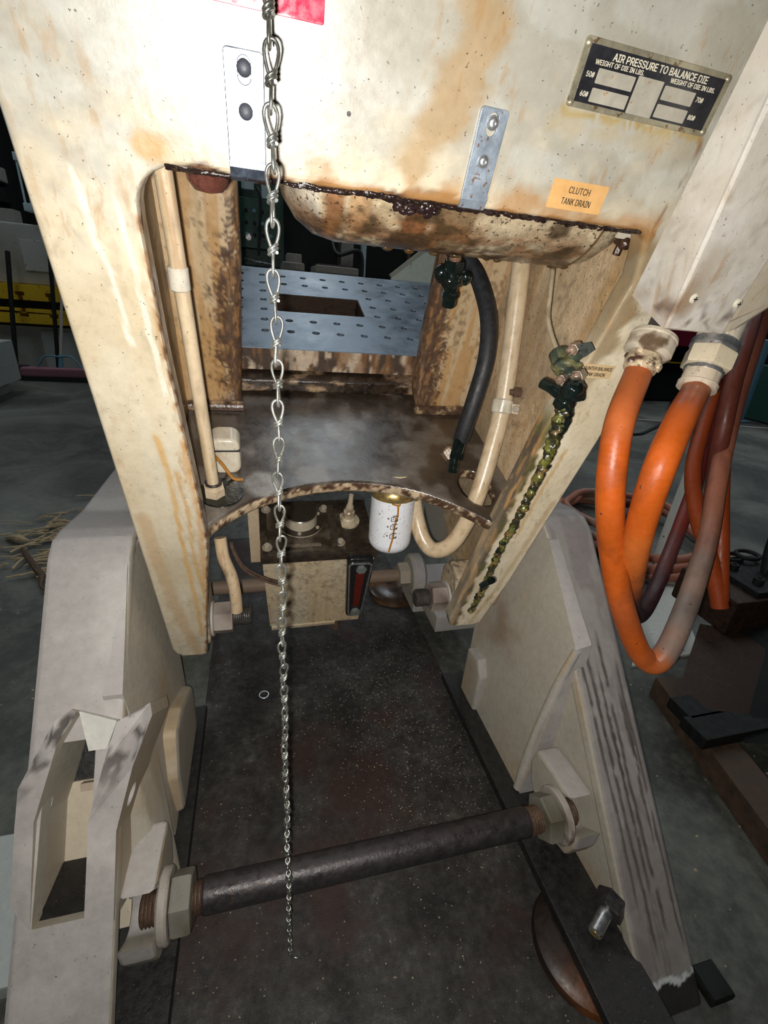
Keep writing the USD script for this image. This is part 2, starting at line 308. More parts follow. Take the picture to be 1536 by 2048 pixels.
# ------------------------------------------------------------------ the scene graph
USED = {}
def numbered(parent, name):
    k = (parent, name); i = USED.get(k, 0); USED[k] = i+1
    return f'{parent}/{name}' if i == 0 else f'{parent}/{name}_{i:03d}'
def tag(p, label=None, cat=None, group=None, kind=None):
    for a, b in (('label', label), ('category', cat), ('group', group), ('kind', kind)):
        if b: p.SetCustomDataByKey(a, b)
    return p
ORG = {}
def thing(name, label, cat_, o=(0, 0, 0), group=None, kind=None):
    path = numbered('/World', name); x = UsdGeom.Xform.Define(stage, path); x.AddTranslateOp().Set(Gf.Vec3d(*map(float, o))); ORG[path] = np.asarray(o, float)
    tag(x.GetPrim(), label, cat_, group, kind); return path
def part(parent, name, mesh, mat, tone=None, sub=None, smooth=35, label=None, kind=None):
    path = numbered(parent, name); o = ORG.get(parent, np.zeros(3)); ORG[path] = o
    mesh = T(mesh.vertices, mesh.faces)
    if sub:
        mesh = weld(mesh); r = from_man(to_man(mesh).refine_to_length(sub))
        mesh = r if len(r.faces) else T(*trimesh.remesh.subdivide_to_size(mesh.vertices, mesh.faces, sub, max_iter=12))
    mesh = weld(mesh)
    if smooth is False or smooth is None: v, f, n = np.array(mesh.vertices), np.array(mesh.faces), None
    else: v, f, n = meshkit.arrays(mesh, smooth)
    m = UsdGeom.Mesh.Define(stage, path)
    m.CreatePointsAttr(Vt.Vec3fArray.FromNumpy((v-o).astype(np.float32)))
    m.CreateFaceVertexCountsAttr(Vt.IntArray.FromNumpy(np.full(len(f), 3, np.int32)))
    m.CreateFaceVertexIndicesAttr(Vt.IntArray.FromNumpy(f.astype(np.int32).ravel()))
    m.CreateSubdivisionSchemeAttr('none')
    if n is not None:
        m.CreateNormalsAttr(Vt.Vec3fArray.FromNumpy(n.astype(np.float32))); m.SetNormalsInterpolation('vertex')
    if tone is not None:
        c = tone(v, n) if callable(tone) else np.tile(np.asarray(tone, float), (len(v), 1))
        UsdGeom.PrimvarsAPI(m).CreatePrimvar('tone', Sdf.ValueTypeNames.Color3fArray, 'vertex').Set(Vt.Vec3fArray.FromNumpy(c.astype(np.float32)))
    UsdShade.MaterialBindingAPI.Apply(m.GetPrim()).Bind(MATS[mat])
    tag(m.GetPrim(), label, kind=kind)
    return path
def single(name, label, cat_, mesh, mat, tone=None, group=None, kind=None, **k):
    p = part('/World', name, mesh, mat, tone, **k); tag(stage.GetPrimAtPath(p), label, cat_, group, kind); return p
def lettering(parent, text, h, o, ux, uy, uz, mat, name='lettering', bold=False, width=None, depth=.0006, center=False):
    m = meshkit.text_mesh(text, h, depth, bold); b = m.bounds
    if width: m.vertices[:, 0] *= width/(b[1, 0]-b[0, 0])
    if center: m.vertices[:, 0] -= (m.bounds[1, 0]+m.bounds[0, 0])/2
    return part(parent, name, to(m, o, ux, uy, uz), mat, smooth=None)

# ================================================================== the shop
ST = 'structure'
single('floor', 'dark oily concrete shop floor with pale worn patches', 'floor', bx(-7, 13, -4, 12, -.1, 0, 0), 'shop_floor', kind=ST, smooth=None)
single('wall_far', 'dim far wall of the workshop', 'wall', bx(-7, 13, 12, 12.2, 0, 6, 0), 'far_wall', kind=ST, smooth=None)
single('wall_left', 'dim left wall of the workshop', 'wall', bx(-7.2, -7, -4, 12.2, 0, 6, 0), 'far_wall', kind=ST, smooth=None)
single('wall_right', 'dim right wall of the workshop', 'wall', bx(13, 13.2, -4, 12.2, 0, 6, 0), 'far_wall', kind=ST, smooth=None)
single('wall_near', 'dim wall behind the viewer', 'wall', bx(-7.2, 13.2, -4.2, -4, 0, 6, 0), 'far_wall', kind=ST, smooth=None)
single('ceiling', 'dim workshop ceiling', 'ceiling', bx(-7.2, 13.2, -4.2, 12.2, 6, 6.2, 0), 'far_wall', kind=ST, smooth=None)
for n_, lx in enumerate((-3.4, .9, 5.2, 9.2)):  # glowing roof strips added out of view for fill light and bluish sheen
    t = thing(f'window_{n_+1}', 'long glowing roof strip added out of view above the picture for fill light', 'window', (lx, 6, 5.95), kind=ST)
    part(t, 'pane', bx(lx-.7, lx+.7, 1.6, 11.4, 5.96, 5.99), 'strip_glow')
    for a, b, c_, d_ in ((lx-.78, lx-.7, 1.5, 11.5), (lx+.7, lx+.78, 1.5, 11.5), (lx-.7, lx+.7, 1.5, 1.6), (lx-.7, lx+.7, 11.4, 11.5)): part(t, 'frame_bar', bx(a, b, c_, d_, 5.93, 6.0), 'white_machine', [.5, .5, .5])

# ================================================================== the inclined press, seen from behind
D = .62
press = thing('inclined_press', 'tall cream painted press frame with two legs, stained with rust and oil', 'press', m2w([.197, .62, -1.06]))
out = [(-.2245, .5), (-.2245, -1.034), (-.219, -1.055), (-.205, -1.068), (-.16, -1.074), (-.15, -1.066), (-.128, -.86), (-.107, -.68), (-.109, -.56), (-.119, -.30), (-.1205, -.15)]
cn = [(-.1195 + .042*(1-math.cos(a)), -.137+.042*math.sin(a)) for a in np.linspace(.15, math.pi/2, 6)]
right = [(.505, -.0935), (.517, -.1), (.527, -.13), (.533, -.155), (.520, -.27), (.498, -.41), (.483, -.66), (.477, -.90), (.474, -1.03), (.482, -1.055), (.50, -1.064), (.555, -1.066), (.575, -1.055), (.598, -.87), (.612, -.655), (.627, -.43), (.627, .5)]
back = sg.Polygon(out + cn + right)
def back_stain_light(q, P, N, c):
    x, v, t = q[:, 0], q[:, 2], q[:, 1]; xv2 = np.column_stack([x, v]); w = (fbm(q*[40, 40, 40], 3, 3)-.5)
    top_ = ss(v+.04*(w*6), -.16, .0); c = mixc(c, np.array([.335, .322, .275]), .92*top_)
    c = mixc(c, [.375, .385, .36], .75*ss(fbm(q*[9, 9, 13]+4, 4, 30), .40, .6)*ss(v, -.16, .05)*ss(.25-x, 0, .25))       # wiped grey clouds, top left
    c = mixc(c, [.44, .44, .40], .6*ss(fbm(q*[16, 16, 22]+9, 3, 31), .52, .6)*ss(v, -.2, -.02))
    d = polyd(xv2, [(.212, .25), (.208, .10), (.222, .06), (.215, .02), (.195, -.02), (.175, -.06)])
    c = mixc(c, [.34, .235, .12], .8*ss(.034+.05*w-d, 0, .018))                                            # brown run down the middle
    c = mixc(c, [.40, .32, .19], .40*ss(fbm(q*[14, 14, 8]+2, 4, 33), .48, .66)*ss(-v, .03, .09))
    e = np.abs(v+.095); m = (x > -.10)*(x < .53)
    c = mixc(c, [.055, .025, .02], m*ss(.0055+.012*ss(x, .05, .25)*ss(.3-x, 0, .12)+.02*w-e, 0, .003)*ss(x, -.085, -.06))
    d = polyd(xv2, [(-.119, -.14), (-.1195, -.30), (-.110, -.55), (-.107, -.68), (-.128, -.86), (-.15, -1.06)]); k = fbm(q*[110, 110, 60], 4, 77)
    c = mixc(c, [.36, .19, .07], .75*ss(.011-d, 0, .008)*ss(k, .46, .56)); c = mixc(c, [.10, .05, .03], .85*ss(.006-d, 0, .004)*ss(k, .52, .58))                        # grease line along the cut-out
    c = mixc(c, [.38, .2, .07], .7*m*ss(.028+.09*w-e, 0, .02)*ss(x, -.02, .1))
    c = c*(1+.45*ss(x, .42, .50)*ss(-v, .15, .3))[:, None]  # right leg paint lightened to stand in for stronger flash light
    d = np.abs(v-.009+.010*(w)); c = mixc(c, [.36, .25, .06], .8*ss(.0045-d, 0, .003)*(x > .333)*(x < .53)); d = polyd(xv2, [(.530, .012), (.533, -.01), (.531, -.05), (.522, -.085)]); c = mixc(c, [.20, .10, .04], .8*ss(.0026+.010*w-d, 0, .002)); c = mixc(c, [.42, .33, .18], .5*ss(.018+.05*w-np.abs(v+.004), 0, .02)*(x > .32)*ss(.54-x, 0, .04))
    d = np.hypot(x+.1, v+.085); c = mixc(c, [.42, .24, .08], .8*ss(.020+.05*w-d, 0, .016))
    for L, wd, col, a in (([(-.176, -.11), (-.172, -.165), (-.163, -.21), (-.158, -.29)], .0026, [.66, .63, .55], .75), ([(-.142, -.13), (-.138, -.19), (-.134, -.28), (-.130, -.36)], .003, [.66, .62, .53], .6), ([(-.157, -.43), (-.148, -.5), (-.152, -.63), (-.15, -.80), (-.152, -.98)], .0035, [.50, .30, .10], .8), ([(-.137, -.5), (-.132, -.60), (-.136, -.70), (-.13, -.85), (-.14, -1.0)], .003, [.46, .27, .09], .75),
                          ([(-.205, -.6), (-.20, -.75), (-.19, -.9), (-.17, -1.06)], .010, [.42, .28, .15], .6), ([(-.12, -.44), (-.115, -.62), (-.128, -.8)], .004, [.45, .24, .08], .6), ([(.565, -.46), (.555, -.55), (.55, -.7)], .004, [.55, .36, .13], .7), ([(.60, -.60), (.585, -.75), (.57, -.9), (.54, -1.05)], .006, [.52, .36, .18], .6)):
        d = polyd(xv2+.007*np.column_stack([fbm(q*40, 3, 5)-.5, 0*x]), L); c = mixc(c, col, a*ss(wd*1.5-d, 0, wd*.8))
    k = ss(x, .44, .50)*ss(-v, .30, .42)*ss(.517+.03*w+.03*(v+.45)-x, 0, .008); g_ = fbm(q*[90, 90, 14]+5, 4, 66); band = mixc(np.tile([.05, .03, .018], (len(x), 1)), [.30, .155, .05], ss(g_, .50, .62)); band = mixc(band, [.075, .078, .015], .9*ss(x+.02*w-(.500+.04*(v+.45)*0), -.008, .006)); band = mixc(band, [.30, .22, .13], .6*ss(fbm(q*[60, 60, 9]+2, 3, 67), .58, .66)); c = c+(band-c)*(.95*k)[:, None]   # oil creeping down the right leg's inner edge
    c = mixc(c, [.20, .13, .05], .75*ss(x, .5, .53)*ss(.565+.06*w-x, 0, .02)*ss(v, -.42, -.25)*ss(-.09-v, 0, .02))
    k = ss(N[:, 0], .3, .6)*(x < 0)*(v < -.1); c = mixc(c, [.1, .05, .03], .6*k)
    return c
part(press, 'back_plate', xv(back, D, D+.036, .006, 3), 'cream_paint', cream(1, yel=.22, drip=.12, grime=.10, base=[.53, .475, .36], extra=back_stain_light), sub=.0065, smooth=50)
# side plates: thick castings whose lower ends run out to the pivot lugs
def side_prof():
    return [(D+.03, .5), (D+.03, -1.02), (D+.05, -1.055), (.70, -1.07), (.745, -1.05), (.775, -1.10), (1.02, -1.02), (1.12, -.80), (1.9, -.80), (1.9, -.622), (1.14, -.622), (1.14, .5)]
def side_stain(q, P, N, c):
    c = mixc(c, [.40, .23, .08], .55*ss(fbm(q*[60, 60, 5]+3, 3, 41), .52, .62))
    return mixc(c, [.30, .22, .14], .6*ss(fbm(q*[9, 9, 5]+1, 4, 43), .45, .6))
for a, b in ((-.2245, -.180), (.578, .622)):
    prof = side_prof()
    part(press, 'side_plate', tv(prof, a, b, .004), 'cast_paint', cream(3+a, yel=.5, drip=.35, grime=.25, base=[.60, .45, .285], extra=side_stain), sub=.012)
def flange_stain(edge):
    def g(q, P, N, c):
        x, v = q[:, 0], q[:, 2]; w = .35*(fbm(q*[24, 24, 8], 4, 51)-.5)+.75*(fbm(q*[170, 170, 40], 4, 50)-.5)+.5*(fbm(q*[260, 260, 200], 2, 57)-.5); e = np.abs(x-edge)
        c = mixc(c, [.50, .27, .09], .65*ss(fbm(q*[50, 50, 3.5], 3, 52), .46, .58)); c = mixc(c, [.10, .055, .03], .8*ss(.03*fbm(q*[40, 40, 40], 3, 53)+.012-(v+.66), 0, .012))
        dk = mixc(np.tile([.075, .04, .028], (len(x), 1)), [.24, .12, .05], ss(fbm(q*[150, 150, 18], 4, 58), .5, .62)); aa = np.clip(.92*ss(.020+.045*ss(-v, .2, .5)+.13*w*ss(-v, .1, .3)-e, -.012, .012)*ss(-v, .12, .22), 0, 1); c = c+(dk-c)*aa[:, None]
        return mixc(c, [.08, .045, .03], .8*ss(fbm(q*[90, 90, 60]+2, 4, 55), .52, .58)*ss(-v, .22, .32)*ss(.075-e, 0, .03))
    return g
for p, edge in (([(-.2, .5), (-.2, -.66), (-.051, -.66), (-.041, -.5), (-.030, -.30), (-.026, .5)], -.03), ([(.6, .5), (.6, -.66), (.425, -.66), (.408, -.6), (.402, -.45), (.404, .5)], .403)):
    part(press, 'throat_flange', xv(p, 1.08, 1.13, .016, 4), 'cream_paint', cream(8+edge, yel=.4, drip=.5, grime=.3, base=[.60, .45, .275], extra=flange_stain(edge)), sub=.005, smooth=50)
for xs in ((-.178, -.046), (.42, .576)): part(press, 'fillet', tube([m2w([x, 1.078, -.655]) for x in np.linspace(*xs, 14)], .015, 12, 0), 'gunk', plain([.10, .06, .04], 3, .5, 60, [.40, .28, .16]), sub=.006)
# curved web between the legs
arc = [(-.182, .64), (-.108, .645), (-.09, .668), (-.03, .717), (.03, .745), (.10, .766), (.186, .774), (.27, .762), (.34, .738), (.403, .699), (.45, .66), (.48, .632), (.50, .64), (.58, .64)]
web = sg.Polygon(smooth_path(np.array(arc[1:-1]), 4).tolist() + [(.58, .64), (.58, 1.21), (-.182, 1.21), (-.182, .64)])
hole = affinity.scale(sg.Point(.487, .75).buffer(.040, quad_segs=8), 1.0, 1.6)
web = web.difference(hole)
def web_stain(q, P, N, c):
    up = (N@EZ) > .5; k = fbm(q*[16, 10, 10], 4, 61); c = np.where(up[:, None], np.array([.05, .036, .026])*(.45+1.3*k)[:, None], c)
    c = np.where(up[:, None], mixc(c, [.27, .26, .24], .8*ss(.045-np.hypot(q[:, 0]+.005, (q[:, 1]-.775)*.9)+.05*(k-.5), 0, .015)), c)
    c = np.where((up & (k > .53))[:, None], mixc(c, [.16, .14, .12], ss(k, .53, .62)*.6), c)
    edge = ~up; w = .5*fbm(q*[45, 45, 45], 4, 63)+.5*fbm(q*[150, 150, 90], 4, 64)
    return np.where(edge[:, None], mixc(mixc(c, [.32, .17, .07], .7*ss(w, .42, .55)), [.06, .032, .02], .95*ss(w+.10*np.abs(q[:, 0]-.19)/.3, .50, .58)), c)
part(press, 'web', xt(web, -.69, -.66, .008), 'oily_steel', cream(12, yel=.5, drip=.3, grime=.3, base=[.52, .40, .27], extra=web_stain), sub=.008, smooth=50, label='oil-soaked curved web between the legs')
part(press, 'bed_edge', bm(-.17, .57, 1.155, 1.9, -.655, -.618, .006), 'gunk', cream(14, yel=.4, grime=.95, base=[.30, .2, .13], extra=lambda q, P, N, c: mixc(c, [.012, .008, .006], .9*ss(fbm(q*[14, 14, 50], 3, 5), .40, .48))), sub=.01)
part(press, 'bed_wall', bm(-.17, .57, 1.17, 1.21, -.80, -.62, .004), 'gunk', plain([.014, .010, .008], 3))
# pivot lugs and the studs that clamp the frame to its base
for sx, x0 in ((-1, -.178), (1, .580)):
    xin = x0 + (.028 if sx < 0 else -.030)
    a, b = sorted([x0, xin]); prof = sg.Polygon([(.655, -1.0), (.64, -1.06), (.70, -1.088), (.76, -1.06), (.775, -.98), (.75, -.93), (.69, -.93)])
    prof = prof.buffer(-.012).buffer(.012, quad_segs=4)
    a, b = ((-.18, -.142) if sx < 0 else (.492, .58))
    part(press, 'pivot_lug', tv(prof, a, b, .006), 'cast_paint', cream(20+sx, yel=.5, drip=.4, grime=.5, base=[.45, .38, .29]), sub=.012)
    s = 1 if sx < 0 else -1; xa = -.142 if sx < 0 else .492
    M = lambda x: m2w([x, .705, -1.045 if sx < 0 else -1.035])
    part(press, 'washer', cyl(M(xa), M(xa+s*.006), .045), 'dull_paint', [.42, .40, .36])
    part(press, 'nut', hexa(M(xa+s*.005), M(xa+s*.052), .041), 'dull_paint', plain([.34, .29, .25], 2, .4, 40, [.10, .07, .06]))
    part(press, 'stud', threaded(M(xa+s*.03), M(xa+s*.095), .024, .005), 'gunk', [.06, .055, .05])
# rubber stop under the top edge
o = m2w([-.053, .70, -.10]); part(press, 'stop_cap', lathe([(.012, .06), (.026, .05), (.026, .03), (.024, .012), (.017, .003), (.005, 0)], m2w([-.053, .70, -.128]), EZ), 'gunk', plain([.10, .035, .025], 1)); part(press, 'stop_ring', cyl(m2w([-.053, .70, -.105]), m2w([-.053, .70, -.06]), .028), 'cream_paint', [.6, .55, .42])
for x, v, r in ((.098, -.028, .0022), (-.008, -.152, .0035)):
    part(press, 'rivet_hole' if r < .003 else 'plug', cyl(m2w([x, D-.0006, v]), m2w([x, D+.004, v]), r, 12), 'dark_iron')
# grease beads hanging from the cut-out's edge
g = cat(*[blob(m2w([.165+.048*rng.random(), D+.004+.01*rng.random(), -.096-.012*rng.random()]), .0022+.0036*rng.random(), (1.3, 1, 1), .4, i, 2) for i in range(40)])
part(press, 'grease_lump', g, 'gunk', plain([.018, .009, .010], 1), kind='stuff', label='dark purple grease hanging from the cut-out edge')
g = cat(*[blob(m2w([x, D+.004*rng.random()+.001, -.0955-.003*rng.random()]), .0008+.0016*rng.random()**2, (2.2, 1, .9), .4, i, 1) for i, x in enumerate(rng.uniform(0.04, .51, 120))])
fl = from_man(to_man(weld(tube([m2w([x, D+.003, -.0952]) for x in np.linspace(-.088, .508, 160)], [.0030, .0030, .0034, .0030, .0022, .0017, .0017], 10, 0))).refine_to_length(.003)); nv = T(fl.vertices, fl.faces).vertex_normals; fl.vertices = fl.vertices + nv*((fbm(fl.vertices*[70, 200, 200], 4, 3)-.52)*.011)[:, None]
g = cat(g, fl)
part(press, 'grease_edge', g, 'gunk', plain([.016, .009, .008], 1), kind='stuff')
# straps
def strap(name_lab, x0, x1, v0, vb, ang, slot_v, bolt_v, mat, washer=None):
    xm = (x0+x1)/2; p = rect(x0, vb, x1, v0, .004); p = p.difference(sg.LineString([(xm, slot_v-.005), (xm, slot_v+.004)]).buffer(.0058, quad_segs=6))
    p = affinity.rotate(p, ang, origin=(xm, v0)); s = part(press, 'strap', xv(p, D-.004, D-.0002, .0008), mat, label=name_lab)
    R = lambda v: (xm+(v0-v)*math.sin(math.radians(ang)), v)
    for v in (slot_v+.001, bolt_v):
        x, v = R(v); part(s, 'bolt', lathe([(.0068, 0), (.0068, .001), (.0062, .003), (.0045, .0046), (.0022, .005), (.002, .0035), (.0005, .0035)], m2w([x, D-.0038, v]), -EY, 20), 'dark_bolt' if x0 < 0 else 'zinc')
    # the strap's tail bends under the edge
    x, v = R(vb); q = [(D-.004, vb+.004), (D-.0042, vb-.001), (D-.001, vb-.009), (D+.012, vb-.014), (D+.05, vb-.016)]; w = (x1-x0)/2
    pl = sg.LineString(q).buffer(.0019, cap_style=2); part(s, 'tail', tv(pl, x-w, x+w, .0005), mat); return s
strap('blue-grey zinc strap with a rusty lower bolt', .2395, .2725, -.001, -.0835, -1.0, -.0145, -.0475, 'blue_zinc')
strap('scuffed bright strap behind the chain', -.0235, .0135, .004, -.085, 0, -.010, -.0405, 'dull_zinc')
# name plate
pl = part(press, 'name_plate', xv(affinity.rotate(rect(.336, .0115, .5295, .0665, .004), -.6), D-.0022, D-.0001, .0006), 'plate_metal', label='riveted black and brass air pressure plate')
def pc(x0, v0, x1, v1, mat, n, dz=.0004): return part(pl, n, xv(affinity.rotate(rect(x0, v0, x1, v1, .001), -.6, origin=(.43275, .039)), D-.0022-dz, D-.0022+.0003, 0), mat, smooth=None)
pc(.3435, .0165, .522, .0615, 'label_black', 'black_field')
for x0, x1 in ((.361, .4085), (.4485, .4915)):
    for v0, v1 in ((.0335, .0455), (.0185, .030)): pc(x0, v0, x1, v1, 'label_cell', 'weight_cell', .0008)
pc(.4115, .0165, .4455, .0475, 'label_cell', 'weight_cell', .0008)
UX, UZ = EX*math.cos(math.radians(.6)) - EZ*math.sin(math.radians(.6)), EZ
def ptext(tx, h, x, v, w=None, bold=True): lettering(pl, tx, h, m2w([x, D-.0025, v]), EX, EZ, -EY, 'label_white', bold=bold, width=w)
ptext('AIR PRESSURE TO BALANCE DIE', .0058, .373, .0535, .126); ptext('WEIGHT OF DIE IN LBS.', .0038, .354, .0483, .062); ptext('WEIGHT OF DIE IN LBS.', .0038, .452, .0480, .062)
for tx, x, v in (('50#', .3475, .038), ('60#', .3475, .0225), ('70#', .4945, .038), ('80#', .4945, .0225)): ptext(tx, .0042, x, v, .010)
for x, v in ((.3405, .062), (.525, .0615), (.3405, .0158), (.525, .0148)): part(pl, 'rivet', lathe([(.0036, 0), (.0034, .0012), (.002, .0024), (.0003, .0028)], m2w([x, D-.002, v]), -EY, 16), 'plate_metal')
# stickers
def sticker(x0, x1, v0, v1, ang, lines, mat, lab, h, w):
    s = part(press, 'sticker', xv(affinity.rotate(rect(x0, v0, x1, v1, .001), ang), D-.0008, D-.0001, 0), mat, label=lab, smooth=None)
    a = math.radians(ang); ux, uz = EX*math.cos(a)+EZ*math.sin(a), -EX*math.sin(a)+EZ*math.cos(a); cx, cv = (x0+x1)/2, (v0+v1)/2; n = len(lines)
    for i, tx in enumerate(lines): lettering(s, tx, h, m2w([cx, D-.001, cv])+uz*((n-1)/2-i)*h*1.75-uz*h*.5, ux, uz, -EY, 'ink', width=w[i], center=True)
sticker(.353, .431, -.0815, -.0515, -.4, ['CLUTCH', 'TANK DRAIN'], 'sticker_orange', 'orange clutch tank drain sticker', .0068, (.030, .042))
sticker(.508, .577, -.307, -.283, -1.5, ['COUNTER BALANCE', 'TANK DRAIN'], 'sticker_cream', 'pale orange counter balance tank drain sticker', .006, (.060, .042))
rs = part(press, 'red_sign', xv(rect(-.075, .0305, .0685, .16, .002), D-.0016, D-.0001, .0004), 'red_sign', label='glossy red warning plate')

# ================================================================== bolster on the bed
bol = thing('bolster_plate', 'blue-grey steel bolster plate with rows of holes and a rectangular slot', 'bolster plate', m2w([.194, 1.5, -.61]))
cols = [.016+.0715*k for k in range(-4, 11)]; rows = [1.313+.0785*k for k in range(7)]
plate = rect(-.33, 1.2, .74, 1.862, .004)
slot = rect(.055, 1.462, .332, 1.612, .008)
pts = [(x, t) for x in cols for t in rows if not (.03 < x < .36 and 1.43 < t < 1.65)]
plate = plate.difference(slot)
for p in pts: plate = plate.difference(sg.Point(p).buffer(.0105, quad_segs=4))
def bol_tone(q, P, N, c):
    k = fbm(P*9, 4, 71); s = fbm(q*[3, 40, 40], 3, 72); c = np.array([.17, .212, .262])*(.72+.55*k)[:, None]; c = mixc(c, [.30, .35, .39], .35*ss(s, .55, .68))
    side = (N@EZ) < .5; w = fbm(q*[55, 55, 16], 4, 73); v = np.array([.60, .48, .36])*np.ones((len(P), 1)); v = mixc(v, [.05, .03, .02], .95*ss(w, .44, .52)); v = mixc(v, [.25, .12, .05], .7*ss(fbm(q*[60, 60, 8], 3, 74), .5, .6))
    return np.where(side[:, None], v, c)
part(bol, 'plate', xt(plate, -.612, -.55, .0015), 'bolster_steel', [.17, .212, .262], smooth=30)
part(bol, 'slot_wall', xt(slot.difference(slot.buffer(-.003)), -.612, -.5515, 0), 'dark_rust', label='rust-dark walls of the slot')
part(bol, 'painted_edge', bm(-.32, .73, 1.1985, 1.2005, -.611, -.5515, .0005), 'cast_paint', cream(0, extra=bol_tone), sub=.006, label='chipped cream paint on the near edge')

# ================================================================== the base the press leans in: two castings and their tie rods
base = thing('machine_stand', 'pale grey two-sided machine base with sloping flat rims and threaded tie rods', 'machine base', [.197, .6, 0])
SO = np.array([0, .25, .04]); SD = np.array([0, .61, .68]); SD = SD/np.linalg.norm(SD); SN = np.array([0, -SD[2], SD[1]])
def S(x, s, n=0): return SO + np.array([x, 0, 0]) + SD*s + SN*n
GREYP = np.array([.365, .342, .33]); PALE = np.array([.42, .39, .325])
def base_tone(seed, streak=0., base_=GREYP):
    def f(P, N):
        c = np.tile(base_, (len(P), 1))*(.88+.24*fbm(P*6+seed, 4, seed))[:, None]
        rimf = (N@SN > .6) | (N[:, 2] > .8); c = np.where(rimf[:, None], c, PALE*(.85+.3*fbm(P*5+seed, 4, seed+2))[:, None])
        c = mixc(c, [.42, .30, .17], .5*ss(fbm(P*[7, 7, 3]+seed, 4, seed+3), .52, .7)*~rimf)
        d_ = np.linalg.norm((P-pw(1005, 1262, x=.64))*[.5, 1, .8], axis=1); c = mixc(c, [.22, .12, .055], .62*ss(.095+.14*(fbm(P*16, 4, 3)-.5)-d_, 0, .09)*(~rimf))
        if streak:
            s = (P-SO)@SD; k = .5*fbm(np.column_stack([P[:, 0]*95, s*.9, 0*s])+seed, 3, seed+7)+.5*fbm(np.column_stack([P[:, 0]*190, s*3.5, 0*s])+seed, 3, seed+6)
            c = mixc(c, [.06, .052, .046], streak*rimf*ss(k, .545, .60)*ss(.66-s, 0, .25)); c = mixc(c, [.24, .22, .20], .8*streak*rimf*ss(fbm(np.column_stack([P[:, 0]*14, s*3, 0*s])+3, 3, 8), .38, .56)*ss(.62-s, 0, .3))
            k = fbm(np.column_stack([P[:, 0]*30, s*10, 0*s])+seed, 3, seed+9); c = mixc(c, [.20, .17, .17], .5*rimf*ss(k, .56, .66))
            for x0, s0, s1, wd in ((.690, .70, .10, .0028), (.709, .66, .02, .0034), (.727, .60, .12, .0024), (.742, .68, .05, .0034), (.765, .55, .20, .0026), (.776, .62, .02, .0024)):
                d_ = np.abs(P[:, 0]-x0-.012*(fbm(np.column_stack([s*7+x0*50, 0*s, 0*s]), 3, 2)-.5)+.02*(s-.3)); c = mixc(c, [.07, .06, .052], .85*rimf*ss(wd*1.6-d_, 0, wd)*ss(s, s1, s1+.06)*ss(s0-s, 0, .06)*ss(fbm(np.column_stack([s*14+x0*90, 0*s, 0*s]), 3, 4), .32, .42))
            sl = (P-SO)@SD; c = mixc(c, [.02, .02, .02], .95*rimf*ss(.004-sl+.05*(fbm(P*20, 3, 3)-.5), 0, .004)); c = mixc(c, [.62, .66, .66], .95*rimf*ss(.008-np.abs(sl-.008-.06*(fbm(P*[14, 14, 14], 3, 3)-.5)), 0, .002)*ss(fbm(P*30+2, 3, 4), .38, .48))
        else: c = mixc(c, [.60, .58, .55], .25*rimf*ss(fbm(P*11+seed, 4, seed+8), .5, .62))
        return c
    return f
def rim_poly(th=.035):
    c = [(-.052, 0), (.905, 0), (.945, -.012), (.972, -.04)]                     # (s, n): the slope, then the bend
    p = [S(0, s, n)[1:] for s, n in c] + [np.array([1.05, .722]), np.array([1.75, .722]), np.array([1.75, .722-th]), np.array([1.05, .722-th])] + [S(0, s, n-th)[1:] for s, n in c[::-1]]
    return p
# right side
part(base, 'rim', yz(rim_poly(), .665, .793, .008), 'dull_paint', base_tone(1, .95, np.array([.30, .28, .268])), sub=.0042, smooth=40)  # right rim coloured darker than the left, in place of flash falloff
part(base, 'rim', minus(yz(rim_poly(), -.40, -.257, .008), hull([S(x, s, n) for x in (-.372, -.298) for s, n in ((.325, .05), (.325, -.12), (.585, .05), (.585, -.12))])), 'dull_paint', base_tone(5), sub=.012, smooth=40)
prof = [(.30, .068), (1.10, .068), (1.10, .30), (1.7, .30), (1.7, .70), (.93, .70)] + [tuple(S(0, s, -.02)[1:]) for s in (.93, .5, .11)]
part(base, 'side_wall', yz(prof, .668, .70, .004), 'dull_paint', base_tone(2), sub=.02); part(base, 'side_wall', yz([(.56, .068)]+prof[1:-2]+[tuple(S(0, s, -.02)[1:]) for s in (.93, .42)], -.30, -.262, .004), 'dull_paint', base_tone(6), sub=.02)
# drafted inner pads with a diagonal rib edge
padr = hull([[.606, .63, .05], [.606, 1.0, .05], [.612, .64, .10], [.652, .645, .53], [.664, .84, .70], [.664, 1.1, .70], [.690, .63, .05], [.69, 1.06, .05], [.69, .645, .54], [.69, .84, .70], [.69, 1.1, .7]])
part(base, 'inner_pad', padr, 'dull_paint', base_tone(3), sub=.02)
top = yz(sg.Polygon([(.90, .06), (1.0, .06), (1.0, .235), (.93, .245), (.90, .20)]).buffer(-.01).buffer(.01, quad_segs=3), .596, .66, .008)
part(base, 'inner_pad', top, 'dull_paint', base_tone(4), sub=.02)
part(base, 'inner_pad', hull([[-.222, .70, .05], [-.222, 1.0, .05], [-.258, .68, .53], [-.261, .84, .70], [-.261, 1.1, .70], [-.29, .70, .05], [-.29, 1.06, .05], [-.29, .68, .53], [-.29, 1.1, .7]]), 'dull_paint', base_tone(14), sub=.02)
padl = yz(sg.Polygon([(.74, .075), (1.0, .075), (1.0, .22), (.86, .29), (.78, .30), (.74, .20)]).buffer(-.02).buffer(.02, quad_segs=4), -.26, -.208, .012)
part(base, 'inner_pad', padl, 'dull_paint', base_tone(7, 0, np.array([.42, .33, .22])), sub=.02)
for p in ([(.655, .645, .53), (.64, .655, .40), (.62, .655, .2), (.61, .645, .075)],):
    part(base, 'rib', tube(p, [.009, .011, .012, .012], 12), 'dull_paint', base_tone(8))
